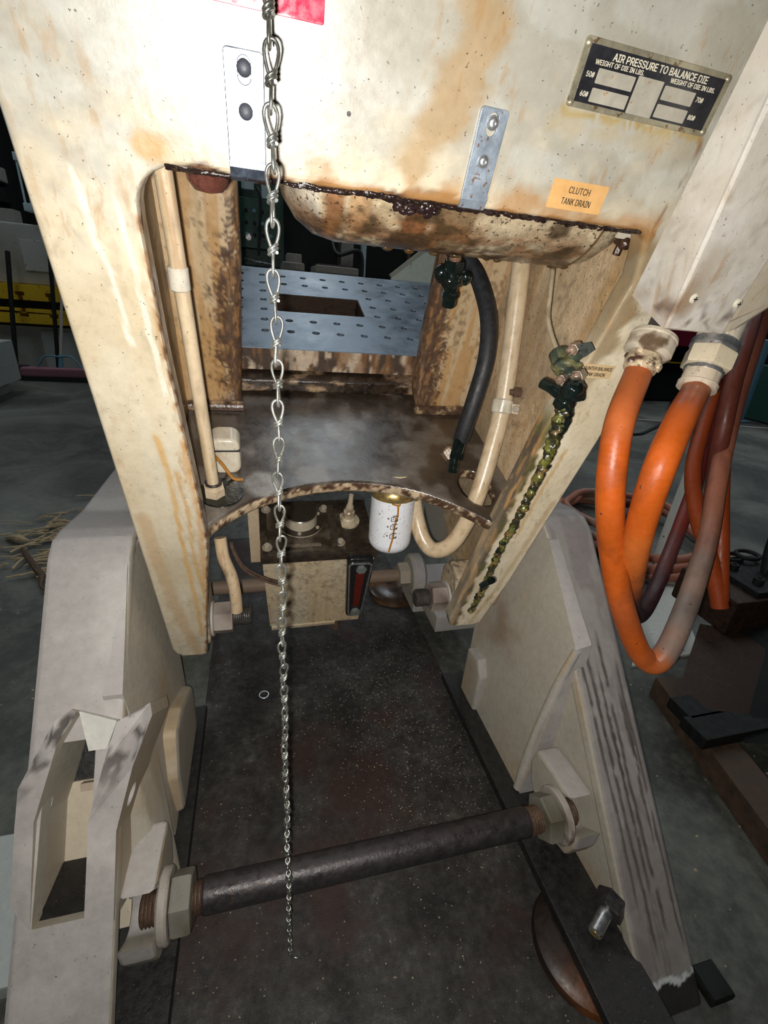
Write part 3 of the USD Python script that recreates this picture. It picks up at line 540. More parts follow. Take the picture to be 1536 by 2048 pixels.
# feet: dark greasy flanges
def foot(x0, x1, nm='foot_flange'):
    return part(base, nm, bx(x0, x1, .18, 1.06, .045, .072, .004), 'black_grime_shade', label='grease-blackened foot flange')
foot(.555, .675); foot(-.30, -.19)
part(base, 'toe_wedge', bx(.797, .85, .205, .262, .002, .035, .01), 'dark_machine')
part(base, 'rib', hull([[-.238, .735, .34], [-.250, .70, .42], [-.197, .605, .073], [-.205, .55, .073], [-.262, .66, .46], [-.262, .53, .20], [-.285, .735, .34], [-.285, .68, .46], [-.285, .605, .073], [-.285, .55, .073]]), 'dull_paint', base_tone(15), sub=.012, label='triangular rib under the clevis')
part(base, 'front_foot', bx(.59, .80, 1.24, 1.6, .09, .165, .01), 'dull_paint', base_tone(9)); part(base, 'front_foot', bx(-.41, -.25, 1.3, 1.6, .05, .16, .01), 'dull_paint', base_tone(10))
part(base, 'toe_plate', bx(-.66, -.40, .50, .78, .02, .06, .004), 'dull_paint', [.42, .46, .45])
# clevis on the left rim
def cheek(pts, back):
    fr = [S(x, s, n) for x, s, n in pts]; bk = [S(x, s, n-back) for x, s, n in pts]
    n = len(pts); V = np.array(fr+bk); c = sg.Polygon([(x, s) for x, s, _ in pts]); tv_, tf = tri_poly(c)
    idx = [int(np.argmin([np.hypot(a[0]-x, a[1]-s) for x, s, _ in pts])) for a in tv_]; tf = np.array(idx)[tf]; i = np.arange(n); j = (i+1) % n
    m = trimesh.Trimesh(V, np.vstack([tf, tf[:, ::-1]+n, np.stack([i, j, j+n], 1), np.stack([i, j+n, i+n], 1)]), process=True); m.fix_normals(); return fix(m)
hp = pw(250, 1590, x=-.256); bore = cyl([-.6, hp[1], hp[2]], [0, hp[1], hp[2]], .0185, 24, 0)
rc = [(-.300, .315, .001), (-.258, .312, .001), (-.257, .44, .012), (-.232, .535, .03), (-.206, .612, .02), (-.212, .632, .01), (-.262, .608, .02), (-.276, .545, .03), (-.299, .46, .012)]
lc = [(-.403, .36, .001), (-.374, .325, .001), (-.377, .474, .012), (-.346, .588, .03), (-.322, .632, .02), (-.336, .637, .012), (-.357, .622, .02), (-.396, .53, .03), (-.403, .47, .012)]
def clev_tone(P, N):
    c = base_tone(5)(P, N); f = N@SN > .6; s = (P-SO)@SD
    c = mixc(c, [.06, .05, .045], .9*f*ss(fbm(P*46, 4, 5), .50, .58)*ss(s, .46, .58)); return mixc(c, [.40, .33, .24], .6*~f*ss(fbm(P*9, 3, 2), .4, .6))
for q in (rc, lc): part(base, 'clevis_cheek', minus(cheek(q, .14), bore), 'dull_paint', clev_tone, sub=.012, smooth=30)
part(base, 'clevis_web', cheek([(-.308, .566, .002), (-.280, .566, .002), (-.262, .610, .019), (-.322, .633, .016)], .05), 'dull_paint', [.60, .60, .55], sub=.02)
part(base, 'slot_floor', cheek([(-.40, .25, -.12), (-.262, .25, -.12), (-.262, .50, -.12), (-.40, .50, -.12)], .02), 'dull_paint', [.50, .44, .34], sub=.03)
part(base, 'slot_end', cheek([(-.40, .495, -.13), (-.262, .495, -.13), (-.262, .66, -.13), (-.40, .66, -.13)], .02), 'black_grime_shade', label='upper end of the slot, black to stand for its deep shade')  # black plate gives the deep slot end its shade by colour
part(base, 'slot_shoulder', cheek([(-.376, .314, -.004), (-.299, .314, -.004), (-.288, .372, -.112), (-.386, .372, -.112)], .02), 'black_grime_shade', label='dark sloping lower end of the slot, its shade put into the colour')  # shaded slot bottom put in as a black sloping plate
part(base, 'slot_lip', cheek([(-.345, .488, -.085), (-.285, .488, -.085), (-.285, .502, -.08), (-.345, .502, -.08)], .02), 'dull_paint', [.45, .36, .28])
# slotted lugs, rods, nuts
def lug(x0, x1, y, z, s):
    p = sg.Polygon([(y-.062, z+.05), (y-.060, z-.03), (y-.045, z-.075), (y, z-.092), (y+.06, z-.080), (y+.11, z-.05), (y+.13, z), (y+.12, z+.055), (y+.06, z+.062), (y-.02, z+.065)]).buffer(-.015).buffer(.015, quad_segs=5)
    p = p.difference(sg.LineString([(y, z), (y-.08, z+.09)]).buffer(.036, quad_segs=8)) if s else p
    return part(base, 'rod_lug', yz(p, x0, x1, .008), 'dull_paint', base_tone(11+s), sub=.012, smooth=40)
ry, rz, rr = .50, .200, .0295
lug(.606, .665, ry, rz, 1); lug(-.262, -.205, ry, rz, 1)
part(base, 'tie_rod', lathe([(rr*.85, 0), (rr, .006), (rr, .655), (rr*.85, .661)], [-.137, ry, rz], [1, 0, 0]), 'dark_iron', label='blackened rear tie rod')
for a, b in ((-.235, -.132), (.520, .635)): part(base, 'rod_thread', threaded([a, ry, rz], [b, ry, rz], .0275, .0058, 24), 'rust_iron')
for a, b, w0, w1 in ((-.186, -.150, -.204, -.186), (.552, .588, .588, .604)):
    part(base, 'washer', cyl([w0, ry, rz], [w1, ry, rz], .058), 'dull_paint', plain([.36, .33, .29], 3, .3, 30, [.12, .09, .07]))
    part(base, 'nut', hexa([a, ry, rz], [b, ry, rz], .05), 'dull_paint', plain([.20, .19, .16], 4, .4, 30, [.09, .08, .05]))
fy, fz = 1.47, .205
part(base, 'tie_rod', cyl([-.2, fy, fz], [.60, fy, fz], .026), 'dull_paint', plain([.24, .17, .12], 5, .4, 30), label='rust-brown front tie rod')
part(base, 'nut', hexa([.50, fy, fz], [.545, fy, fz], .05), 'dull_paint', [.38, .33, .26]); part(base, 'rod_lug', cat(cyl([.545, fy, fz], [.60, fy, fz], .085), yz([(fy-.06, fz-.02), (fy+.1, fz-.02), (fy+.1, .06), (fy-.06, .06)], .56, .62, .005)), 'dull_paint', base_tone(13))
# levelling bolt and round mounts
bo = pw(1195, 1872, z=.075); up = np.array([0, 0, 1.])
be, bh_ = pw(1189, 1868, z=.112), pw(1221, 1805, z=.122); bd = (bh_-be)/np.linalg.norm(bh_-be)
lb = part(base, 'levelling_bolt', cyl(be, bh_, .0135), 'zinc', label='bright shank of the levelling bolt'); part(lb, 'bolt_head', hexa(bh_-bd*.022, bh_+bd*.012, .030), 'dark_iron'); part(lb, 'bolt_tip', cyl(be-bd*.0015, be+bd*.004, .009), 'brass')
md = thing('vibration_mount', 'round dark rubber levelling mount with orange-brown patches under the right foot', 'mount', [.62, .34, 0])
part(md, 'disc', lathe([(.02, .0), (.105, .0), (.117, .012), (.114, .028), (.09, .043), (.02, .043)], [.62, .34, .001], up, 48), 'black_rubber_worn', plain([.022, .014, .012], 3, .4, 9, [.16, .055, .012]))  # dark disc mottled with orange-brown patches
part(md, 'stem', cyl([.62, .34, .042], [.62, .34, .0455], .045), 'dark_iron')
md = thing('vibration_mount', 'small round dark mount under the front of the base, behind the oil tank', 'mount', [.54, 1.62, 0]); part(md, 'disc', lathe([(.02, .0), (.10, .0), (.112, .012), (.108, .035), (.08, .05), (.02, .05)], [.54, 1.62, .001], up, 40), 'oily_steel', plain([.05, .03, .02], 4, .4, 9, [.2, .09, .03])); part(md, 'stem', cyl([.60, 1.62, .045], [.60, 1.62, .055], .03), 'dark_iron')
single('floor_plate', 'dark brown grimy steel plate lying flat between the base feet', 'plate', bx(-.205, .588, .12, 2.2, .0015, .012, .002), 'plate_grime', smooth=None)

# ================================================================== clutch tank under the top edge
tank = thing('clutch_tank', 'oil-streaked cream clutch air tank lying across under the press opening', 'tank', m2w([.33, .80, -.17]))
TT, TV, TR = .80, -.062, .124
P0 = m2w([.0, TT, TV])
prof = [(.0, .026), (.04, .028), (.075, .038), (.10, .056), (.117, .082), (TR, .115), (TR, .488), (TR*1.005, .490), (TR*1.005, .496), (TR*.995, .498), (.117, .525), (.102, .548), (.075, .564), (.04, .573), (.0, .575)]
def tank_tone(P, N):
    q = w2m(P); x = q[:, 0]; c = np.tile([.44, .36, .24], (len(P), 1))*(.8+.4*fbm(q*12, 4, 81))[:, None]; k = fbm(q*[26, 26, 26], 5, 82)
    w = .012*(fbm(q*60, 3, 83)-.5)
    for a, b, col, s in ((.02, .085, [.50, .46, .38], .8), (.085, .115, [.22, .09, .03], .85), (.115, .15, [.40, .22, .09], .6), (.15, .19, [.46, .38, .24], .8), (.19, .235, [.13, .045, .018], .95), (.235, .30, [.12, .065, .025], .8)):
        c = mixc(c, col, s*ss(x+w, a, a+.006)*ss(b-x-w, 0, .006))
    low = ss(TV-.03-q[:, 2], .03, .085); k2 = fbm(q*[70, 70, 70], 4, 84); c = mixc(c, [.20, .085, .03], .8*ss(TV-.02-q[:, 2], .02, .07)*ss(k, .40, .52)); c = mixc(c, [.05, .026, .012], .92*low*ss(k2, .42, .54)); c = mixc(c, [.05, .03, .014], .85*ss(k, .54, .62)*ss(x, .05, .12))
    return mixc(c, [.55, .46, .32], .6*ss(x, .49, .51)*ss(fbm(q*22, 3, 9), .4, .6))
part(tank, 'shell', lathe(prof, P0, EX, 72), 'gunk', tank_tone, sub=.006, smooth=60)
part(tank, 'weld_seam', tube([m2w([.495, TT+TR*math.cos(a), TV+TR*math.sin(a)]) for a in np.linspace(0, 2*np.pi, 48, endpoint=False)], .0022, 8, 0, True), 'gunk', [.12, .07, .03])
part(tank, 'oil_drop', cat(*[blob(m2w([x, TT-.03+.06*rng.random(), TV-TR+.003]), .004+.003*rng.random(), (1.5, 1, .8), .3, i, 2) for i, x in enumerate(rng.uniform(.1, .55, 40))]), 'gunk', plain([.06, .035, .012], 1), kind='stuff')
e = m2w([.548, .715, -.123]); part(tank, 'end_fitting', cat(cyl(e, e-EY*.02, .006), blob(e-EY*.02, .009, (1, 1, 1), .35, 4, 2), hexa(e-EY*.012-EZ*.004, e-EY*.012-EZ*.018, .006)), 'gunk', [.05, .025, .015]); part(tank, 'end_plate', bm(.530, .575, .694, .70, -.117, -.109, .001), 'cream_paint', [.55, .5, .4])
# drain cock
vx, vt = .322, .80; V = lambda v: m2w([vx + (TV-TR-v)*.10, vt, v])
dv = thing('drain_cock', 'wet black-green drain cock hanging under the clutch tank', 'valve', V(-.26))
part(dv, 'nipple', threaded(V(-.182), V(-.200), .011, .004), 'gunk', [.16, .09, .06])
part(dv, 'body', cat(hexa(V(-.196), V(-.214), .018), lathe([(.012, 0), (.016, .004), (.019, .015), (.014, .024), (.012, .03)], V(-.212), -EZ), blob(V(-.228), .019, (1.15, 1, .9), .25, 3)), 'wet_black')
part(dv, 'handle', cat(cyl(V(-.226)-EX*.026, V(-.226)+EX*.028, .0085), blob(V(-.222)+EX*.024, .011, (1, 1, 1), .2, 1, 2), blob(V(-.219)-EX*.022, .012, (1, 1, 1.1), .25, 2, 2)), 'wet_black')
part(dv, 'outlet', cat(cyl(V(-.236), V(-.272), .0125), hexa(V(-.246), V(-.256), .016)), 'wet_black')

# ================================================================== oil tank below the web
ot = thing('oil_reservoir', 'square cream oil tank with a black lid, round filler cap and sight gauge', 'oil tank', m2w([.14, .9, -1.26]))
t0, t1 = .80, 1.0
o_tone = cream(30, yel=.55, drip=.35, grime=.22, base=[.52, .45, .33])
body = hull([m2w(p) for p in ((-.014, t0, -.945), (.288, t0, -.955), (.0, t0, -1.255), (.276, t0, -1.262), (-.014, t1, -.945), (.288, t1, -.955), (.0, t1, -1.255), (.276, t1, -1.262))])
part(ot, 'body', body, 'cast_paint', o_tone, sub=.005); part(ot, 'bottom_rail', bm(.004, .20, t0-.004, t0+.02, -1.272, -1.258, .001), 'cast_paint', o_tone)
lid = part(ot, 'lid', bm(-.018, .292, t0-.006, t1+.006, -.953, -.925, .003), 'gunk', plain([.03, .022, .016], 3, .5, 30, [.06, .045, .03]), sub=.02, label='oil-black lid'); 
part(lid, 'cover_plate', bm(.0, .205, t0+.006, t1-.03, -.926, -.914, .002), 'gunk', plain([.035, .026, .018], 5, .5, 30, [.09, .07, .05]), sub=.02); part(lid, 'raised_bar', bm(.05, .14, t0+.014, t0+.024, -.915, -.911, .0015), 'gunk', [.16, .13, .10])
part(lid, 'raised_bar', bm(.168, .19, t0+.012, t1-.03, -.915, -.910, .0015), 'gunk', [.05, .04, .03])
cp = m2w([.092, .91, -.913])
cap = part(ot, 'filler_cap', lathe([(.064, 0), (.064, .004), (.046, .005), (.045, .010), (.045, .036), (.043, .038), (.0, .038)], cp, EZ, 40), 'cream_paint', lambda P, N: mixc(np.tile([.46, .40, .30], (len(P), 1)), [.03, .024, .018], ss(N@EZ, .5, .8)), smooth=30, label='round filler cap with a black top')
for i in range(6):
    a = i*math.pi/3+.4; o_ = cp+EX*.055*math.cos(a)+EY*.055*math.sin(a); part(cap, 'screw', cyl(o_, o_+EZ*.009, .005, 12), 'dull_paint', [.34, .30, .24])
for x, t in ((.0, t0+.018), (.192, t0+.022), (.162, t1-.045), (.0, t1-.04)):
    o_ = m2w([x, t, -.914]); b_ = part(ot, 'bolt', hexa(o_, o_+EZ*.012, .0085), 'dull_paint', [.36, .31, .24]); part(b_, 'washer', cyl(o_-EZ*.001, o_+EZ*.003, .0135), 'dull_paint', [.24, .2, .15])
o_ = m2w([.228, .915, -.925]); part(ot, 'hose_fitting', lathe([(.033, 0), (.033, .004), (.022, .006), (.020, .014), (.015, .018), (.017, .024), (.016, .04), (.012, .044), (.011, .062), (.008, .066), (.006, .1)], o_, EZ, 24), 'cream_paint', plain([.50, .42, .30], 4, .3, 60, [.2, .13, .07]))
gm = [m2w([a, t0-.002, v]) for a, v in ((.205, -.945), (.283, -.948), (.275, -1.21), (.228, -1.207))]
g_ = part(ot, 'sight_gauge', xv(sg.Polygon([(.207, -.935), (.282, -.938), (.277, -1.212), (.228, -1.208)]).buffer(-.014).buffer(.014, quad_segs=5), t0-.022, t0+.001, .006, 3), 'black_plastic', smooth=45, label='black oil level gauge')
part(g_, 'frame_edge', xv(sg.Polygon([(.214, -.952), (.277, -.955), (.272, -1.198), (.234, -1.196)]).buffer(-.01).buffer(.01, quad_segs=4).exterior.buffer(.0022), t0-.026, t0-.021, .001), 'zinc'); part(g_, 'window', xv(sg.Polygon([(.236, -.995), (.262, -.997), (.262, -1.155), (.243, -1.154)]), t0-.024, t0-.020, .001), 'red_glass')
for x, v in ((.249, -.975), (.253, -1.178)): part(g_, 'bolt', hexa(m2w([x, t0-.021, v]), m2w([x, t0-.032, v]), .015), 'dull_paint', [.13, .15, .14])
part(ot, 'mounting_plate', bm(-.045, -.018, t0+.06, t0+.07, -1.02, -.78, .002), 'cream_paint', cream(31, base=[.5, .4, .28])); part(ot, 'drain_plug', cat(cyl(m2w([.205, t0+.01, -1.262]), m2w([.205, t0+.005, -1.285]), .009), hexa(m2w([.205, t0+.005, -1.282]), m2w([.205, t0, -1.302]), .012)), 'rust_iron')
# oil filter, hanging plumb from the web
fx = np.array([.308, 1.0, .0]); zt, zb = .775, .615; R0 = .055
ft = thing('oil_filter', 'white spin-on oil filter canister with brown oil runs under the web', 'oil filter', fx+[0, 0, zb])
part(ft, 'canister', lathe([(.0, 0), (.035, .0), (.046, .005), (.053, .016), (R0, .028), (R0, zt-zb-.012), (.050, zt-zb-.008)], fx+[0, 0, zb], up, 48), 'white_enamel', smooth=40); part(ft, 'rim_ring', lathe([(.053, 0), (.056, .003), (.056, .012), (.052, .016), (.050, .022)], fx+[0, 0, zt-.016], up, 48), 'brass'); part(ft, 'head', cyl(fx+[0, 0, zt], fx+[0, 0, zt+.05], .052), 'cream_paint', [.55, .45, .28])
def wrap(poly, r0, r1):                     # a flat mark bent around the canister; poly in (arc, height)
    m = from_man(to_man(weld(ext(poly, r1-r0, 0))).refine_to_length(.004)); a = math.pi*1.5 + m.vertices[:, 0]/R0; r = r0+m.vertices[:, 2]; m.vertices = np.column_stack([fx[0]+r*np.cos(a), fx[1]+r*np.sin(a), m.vertices[:, 1]]); return fix(m)
L0 = -.012
for i, z in enumerate((.722, .700, .675)):
    for nm, poly in (('printed_bar', rect(L0-.001, z+.006, L0+.012, z+.008)), ('printed_icon', rect(L0-.004, z-.007, L0+.006, z+.003).exterior.buffer(.0007)), ('printed_dot', rect(L0+.0, z-.003, L0+.0018, z-.0012)), ('printed_dot', sg.Point(L0-.011, z-.001).buffer(.0016).exterior.buffer(.0007)), ('printed_mark', sg.LineString([(L0+.007, z-.006), (L0+.012, z-.002), (L0+.010, z-.007)]).buffer(.001))):
        part(ft, nm, wrap(poly, R0+.0002, R0+.0008), 'ink', smooth=None)
part(ft, 'oil_run', wrap(sg.LineString([(L0+.010, .755), (L0+.011, .73), (L0+.005, .70), (L0+.004, .67), (L0-.003, .63)]).buffer(.0022), R0-.0004, R0+.0006), 'rust_drip'); part(ft, 'oil_run', wrap(sg.LineString([(L0-.004, .76), (L0+.008, .757), (L0+.014, .759)]).buffer(.002), R0-.0004, R0+.0006), 'rust_drip')

# ================================================================== pipes, cables and hoses in the opening
CP = cream(40, yel=.45, drip=.5, grime=.12, base=[.60, .48, .325])
lp = thing('conduit_pipe', 'cream painted upright pipe in the left side of the press opening', 'pipe', m2w([-.10, .745, -.66]))
a, b = m2w([-.1125, .745, .1]), m2w([-.1, .745, -.668]); part(lp, 'pipe', tube([a, b], .0115, 20, 0), 'cream_paint', CP, sub=.02)
c0 = m2w([-.1085, .745, -.245]); part(lp, 'coupling', cyl(c0-EZ*.016, c0+EZ*.016, .0145), 'cream_paint', [.6, .56, .47])
part(lp, 'gland_nut', cat(hexa(m2w([-.1, .745, -.661]), m2w([-.1, .745, -.636]), .0215), cyl(m2w([-.1, .745, -.637]), m2w([-.1, .745, -.628]), .016)), 'cream_paint', cream(41, base=[.55, .45, .33], grime=.4)); part(lp, 'gland_ring', cyl(m2w([-.1, .745, -.630]), m2w([-.1, .745, -.626]), .0165), 'dark_iron')
part(lp, 'gland_pad', xt(sg.Point(-.088, .75).buffer(.045), -.661, -.657, .001), 'wet_black')
sb = thing('solenoid_cover', 'small rounded cream cover box beside the foot of the left pipe', 'cover', m2w([-.075, .80, -.65]))
part(sb, 'cover', xv(rect(-.110, -.665, -.048, -.575, .02), .815, .87, .008, 3), 'cream_paint', cream(42, grime=.05, yel=.4), smooth=45); part(sb, 'band', xv(rect(-.111, -.603, -.047, -.600), .812, .871, .0005), 'dark_iron')
single('brown_cable', 'thin brown cable running across the small cream cover', 'cable', tube([m2w(p) for p in ((-.10, .80, -.60), (-.085, .80, -.625), (-.065, .79, -.655), (-.045, .79, -.66))], .0035, 10), 'rust_drip')
b2 = thing('bent_pipe', 'cream pipe bending down below the web at the left leg', 'pipe', m2w([-.1, .8, -1]))
part(b2, 'pipe', tube([pd(440, 1075, 1.0), pd(447, 1115, 1.01), pd(462, 1150, 1.03), pd(470, 1185, 1.05), pd(474, 1222, 1.07)], .0135, 16), 'cream_paint', cream(43, base=[.52, .40, .27])); part(b2, 'bracket', bm(-.125, -.07, .76, .84, -.735, -.692, .003), 'cream_paint', cream(44, base=[.5, .4, .28]))
for i, off in enumerate((0, 6)): single('wire', 'thin dirty brown wire sagging from the web to the oil tank, ' + ('upper of two' if i == 0 else 'lower of two'), 'wire', tube([pd(463-off*.3, 1085, 1.0), pd(470, 1105+off, 1.02), pd(490, 1135+off, 1.05), pd(530, 1156+off, 1.09), pd(560, 1165+off, 1.12)], .0028, 8), 'rust_iron')
rp = thing('conduit_pipe', 'cream pipe passing down through the web at right and curling up under it', 'pipe', m2w([.49, .745, -.66]))
PR = [pd(1042, 500, .985), pd(1040, 545, .988), pd(1024, 680, 1.03), pd(1005, 812, 1.065), pd(980, 910, 1.083), pd(957, 985, 1.095), pd(930, 1050, 1.12), pd(900, 1090, 1.14), pd(868, 1100, 1.16), pd(846, 1078, 1.17), pd(833, 1035, 1.17), pd(827, 1000, 1.16)]
part(rp, 'pipe', tube(PR, .0205, 20), 'cream_paint', CP, sub=.025)
cl = part(rp, 'clamp', cyl(pd(1007, 798, 1.062), pd(1002, 828, 1.069), .0242), 'cream_paint', cream(46, grime=.2, yel=.2), label='pipe clamp'); part(cl, 'tab', hull([pd(1018, 806, 1.045)+d_ for d_ in np.array([[0, 0, 0], [.028, 0, -.004], [.028, 0, -.026], [0, 0, -.022], [0, .006, 0], [.028, .006, -.004], [.028, .006, -.026], [0, .006, -.022]])]), 'cream_paint', [.58, .5, .38]); part(cl, 'bolt', cyl(pd(1032, 818, 1.03), pd(1032, 818, 1.05), .008), 'dull_paint', [.3, .25, .2])
jb = m2w(pm(1040, 785, x=.576)); single('junction_block', 'small rusty bracket stub on the cast wall beside the right pipe', 'bracket', cat(hexa(jb, jb-EX*.018, .013), cyl(jb-EX*.015, jb-EX*.03, .008)), 'rust_iron')
bh = thing('black_hose', 'thick black rubber hose curving down in front of the right flange', 'hose', m2w([.45, .83, -.66]))
part(bh, 'hose', tube([pd(905, 498, 1.02), pd(945, 535, 1.0), pd(968, 590, .985), pd(978, 650, .975), pd(972, 720, .98), pd(952, 790, 1.0), pd(932, 850, 1.03), pd(922, 880, 1.05)], .0185, 20), 'black_rubber')
part(bh, 'end_fitting', cat(cyl(pd(924, 868, 1.04), pd(914, 905, 1.06), .015), hexa(pd(914, 902, 1.06), pd(910, 918, 1.065), .018), cyl(pd(910, 915, 1.06), pd(905, 945, 1.07), .012)), 'wet_black'); part(bh, 'elbow', cat(hexa(pd(893, 898, 1.07), pd(905, 915, 1.07), .018), blob(pd(898, 905, 1.07), .014, (1, 1, 1), .3, 2, 2)), 'gunk', [.25, .17, .1])
ct = thing('copper_tube', 'thin dull tube hanging from the clutch tank down to the drain valve', 'tube', m2w([.55, .76, -.3]))
part(ct, 'tube', tube([pd(1106, 520, .80), pd(1105, 545, .79), pd(1100, 590, .78), pd(1096, 635, .775), pd(1103, 670, .765), pd(1113, 698, .75), pd(1118, 712, .745)], .0040, 10), 'dull_paint', plain([.36, .30, .20], 2, .3, 40, [.18, .13, .08]))
gv = thing('counterbalance_drain_valve', 'greasy green-black valve clamped at the right leg beside the counter balance sticker', 'valve', m2w([.52, .63, -.3]))
W = .70
part(gv, 'body', cat(cyl(pd(1116, 705, .745), pd(1128, 735, .73), .016), blob(pd(1133, 735, .725), .020, (1.2, 1, .8), .3, 3), blob(pd(1140, 752, .715), .016, (1.1, 1, 1), .35, 5), cyl(pd(1130, 728, .73), pd(1165, 700, .70), .010)), 'gunk', plain([.03, .045, .035], 2, .5, 60, [.14, .13, .06]))
part(gv, 'bracket', cat(hull([pd(x, y, w) for x, y in ((1152, 690), (1182, 684), (1190, 700), (1168, 715)) for w in (.665, .69)])), 'gunk', [.04, .05, .045])
for x, y, w, r in ((1149, 697, .675, .009), (1157, 751, .670, .0095), (1125, 757, .70, .008)): part(gv, 'fitting', cat(hexa(pd(x+5, y-3, w+.012), pd(x-5, y+3, w-.012), r), blob(pd(x-5, y+3, w-.012), r*.8, (1, 1, 1), .2, 1, 2)), 'gunk', plain([.22, .15, .11], 3, .4, 70, [.05, .04, .03]))
part(gv, 'lever', cat(tube([pd(1084, 766, .70), pd(1104, 776, .69), pd(1120, 788, .685), pd(1142, 790, .675), pd(1168, 788, .67)], [.0085, .009, .009, .012, .010], 12), blob(pd(1146, 780, .668), .017, (1, 1, 1), .2, 4)), 'wet_black', label='wet black lever handle')
G = [pd(1140, 790, .68), pd(1128, 815, .685), pd(1113, 862, .70), pd(1097, 908, .715), pd(1078, 950, .735), pd(1056, 995, .763), pd(1030, 1047, .80), pd(1001, 1098, .845), pd(978, 1148, .885), pd(962, 1185, .915), pd(940, 1222, .945)]
dtm = from_man(to_man(weld(tube(G, [.013, .011, .010, .008, .007, .006, .0055, .005, .005, .005], 14, 14))).refine_to_length(.004)); nv = T(dtm.vertices, dtm.faces).vertex_normals; dtm.vertices = dtm.vertices+nv*((fbm(dtm.vertices*150, 4, 4)-.5)*.011)[:, None]
part(gv, 'drain_tube', dtm, 'gunk', lambda P, N: mixc(mixc(np.tile([.022, .022, .010], (len(P), 1)), [.10, .105, .02], .9*ss(fbm(P*70, 4, 6), .5, .6)), [.20, .12, .05], .7*ss(fbm(P*110+3, 3, 8), .58, .66)), label='drain tube caked in black and olive sludge')
Gs = smooth_path(np.array(G), 12); part(gv, 'sludge', cat(*[blob(Gs[int(k*(len(Gs)-1))]+rng.normal(0, .003, 3), (.010 if k < .2 else .0042)*(1-.4*k)*(.7+.6*rng.random()), (1.1, 1, 1.3), .35, i, 2) for i, k in enumerate(np.sort(rng.random(70)**1.4))]), 'wet_black', kind='stuff', label='black sludge on the drain tube')
part(gv, 'end_clip', cat(cyl(pd(962, 1172, .90), pd(978, 1163, .885), .006), hexa(pd(978, 1163, .89), pd(986, 1160, .88), .007)), 'wet_black')

# ================================================================== wiring duct and its hoses on the right
wd = thing('wiring_duct', 'off-white painted wiring duct box on the right edge of the press', 'duct', m2w([.59, .58, -.19]))
dt = cream(50, yel=.12, drip=.08, grime=.12, base=[.58, .555, .50], extra=lambda q, P, N, c: mixc(mixc(mixc(c, [.22, .13, .06], .75*ss(fbm(q*[30, 30, 9]+3, 4, 9), .46, .62)*ss(-q[:, 2], .04, .17)*ss(.60-q[:, 0]-.4*(q[:, 1]-.54), 0, .05)), [.66, .64, .60], .5*ss(fbm(q*16, 3, 6), .5, .62)), [.10, .05, .03], .8*ss(fbm(q*55, 3, 7), .56, .64)*ss(-q[:, 2], .135, .175)))
P_ = [(.542, .621, -.174), (.546, .54, -.189), (.649, .54, -.190), (.664, .621, -.186), (.556, .621, .35), (.470, .54, .35), (.618, .54, .35), (.66, .621, .35)]
part(wd, 'box', hull([m2w(p) for p in P_]), 'cream_paint', dt, sub=.008, smooth=20)
cv = [m2w(p) for p in ((.552, .5375, -.187), (.650, .5375, -.189), (.622, .5375, .35), (.480, .5375, .35), (.548, .5405, -.190), (.653, .5405, -.191), (.625, .5405, .35), (.474, .5405, .35))]
cvp = part(wd, 'cover', hull(cv), 'cream_paint', dt, sub=.008, smooth=20)
for x, y in ((1388, 597), (1475, 607)):
    p = m2w(pm(x, y, t=.5375)); s_ = part(cvp, 'screw', lathe([(.0065, 0), (.0062, .0012), (.004, .0028), (.0004, .0034)], p, -EY, 18), 'label_white'); part(s_, 'slot', cat(*[cyl(p-EY*.003-d*.003, p-EY*.003+d*.003, .0009, 8) for d in (EX, EZ)]), 'dark_iron')
cb = part(wd, 'conduit_body', xv(sg.Polygon([(.640, -.20), (.690, -.20), (.738, -.15), (.745, -.10), (.745, .12), (.64, .12)]).buffer(-.008).buffer(.008, quad_segs=4), .555, .62, .012, 3), 'cream_paint', cream(51, yel=.3, drip=.05, grime=.05, base=[.56, .51, .41]), smooth=45, label='rounded conduit elbow')
part(cb, 'access_cover', xv(rect(.700, -.125, .722, .0, .010), .549, .557, .003), 'cream_paint', [.50, .48, .42])
def axis(p0, p1): return (p0, p1, (p1-p0)/np.linalg.norm(p1-p0))
a0, a1 = pd(1318, 655, .70), pd(1272, 752, .705); a0, a1, dA = axis(a0, a1); L = np.linalg.norm(a1-a0)
cg = thing('cable_gland', 'cream gland nut smeared with sealant above the nearer orange hose', 'gland', a0)
part(cg, 'stem', cyl(a0-dA*.03, a0+dA*.016, .017), 'dark_iron'); part(cg, 'nut', lathe([(.026, 0), (.034, .003), (.035, .008), (.0335, .010), (.0345, .014), (.035, .030), (.029, .036)], a0+dA*.012, dA, 36), 'cream_paint', plain([.52, .46, .36], 3, .3, 40, [.12, .08, .05]), sub=.005); part(cg, 'sealant', cat(lathe([(.024, 0), (.026, .01), (.024, .024), (.021, .028)], a0+dA*.046, dA, 24), *[blob(a0+dA*(.05+.02*rng.random())+.022*(math.cos(i)*basis(dA)[0]+math.sin(i)*basis(dA)[1]), .007, (1, 1, 1), .35, i, 2) for i in range(9)]), 'gunk', plain([.50, .40, .26], 4, .4, 60, [.05, .02, .015]), sub=.004)
b0, b1 = pd(1437, 672, .715), pd(1393, 775, .72); b0, b1, dB = axis(b0, b1)
cg2 = thing('cable_gland', 'cream hexagonal gland with a bright ring above the farther orange hose', 'gland', b0)
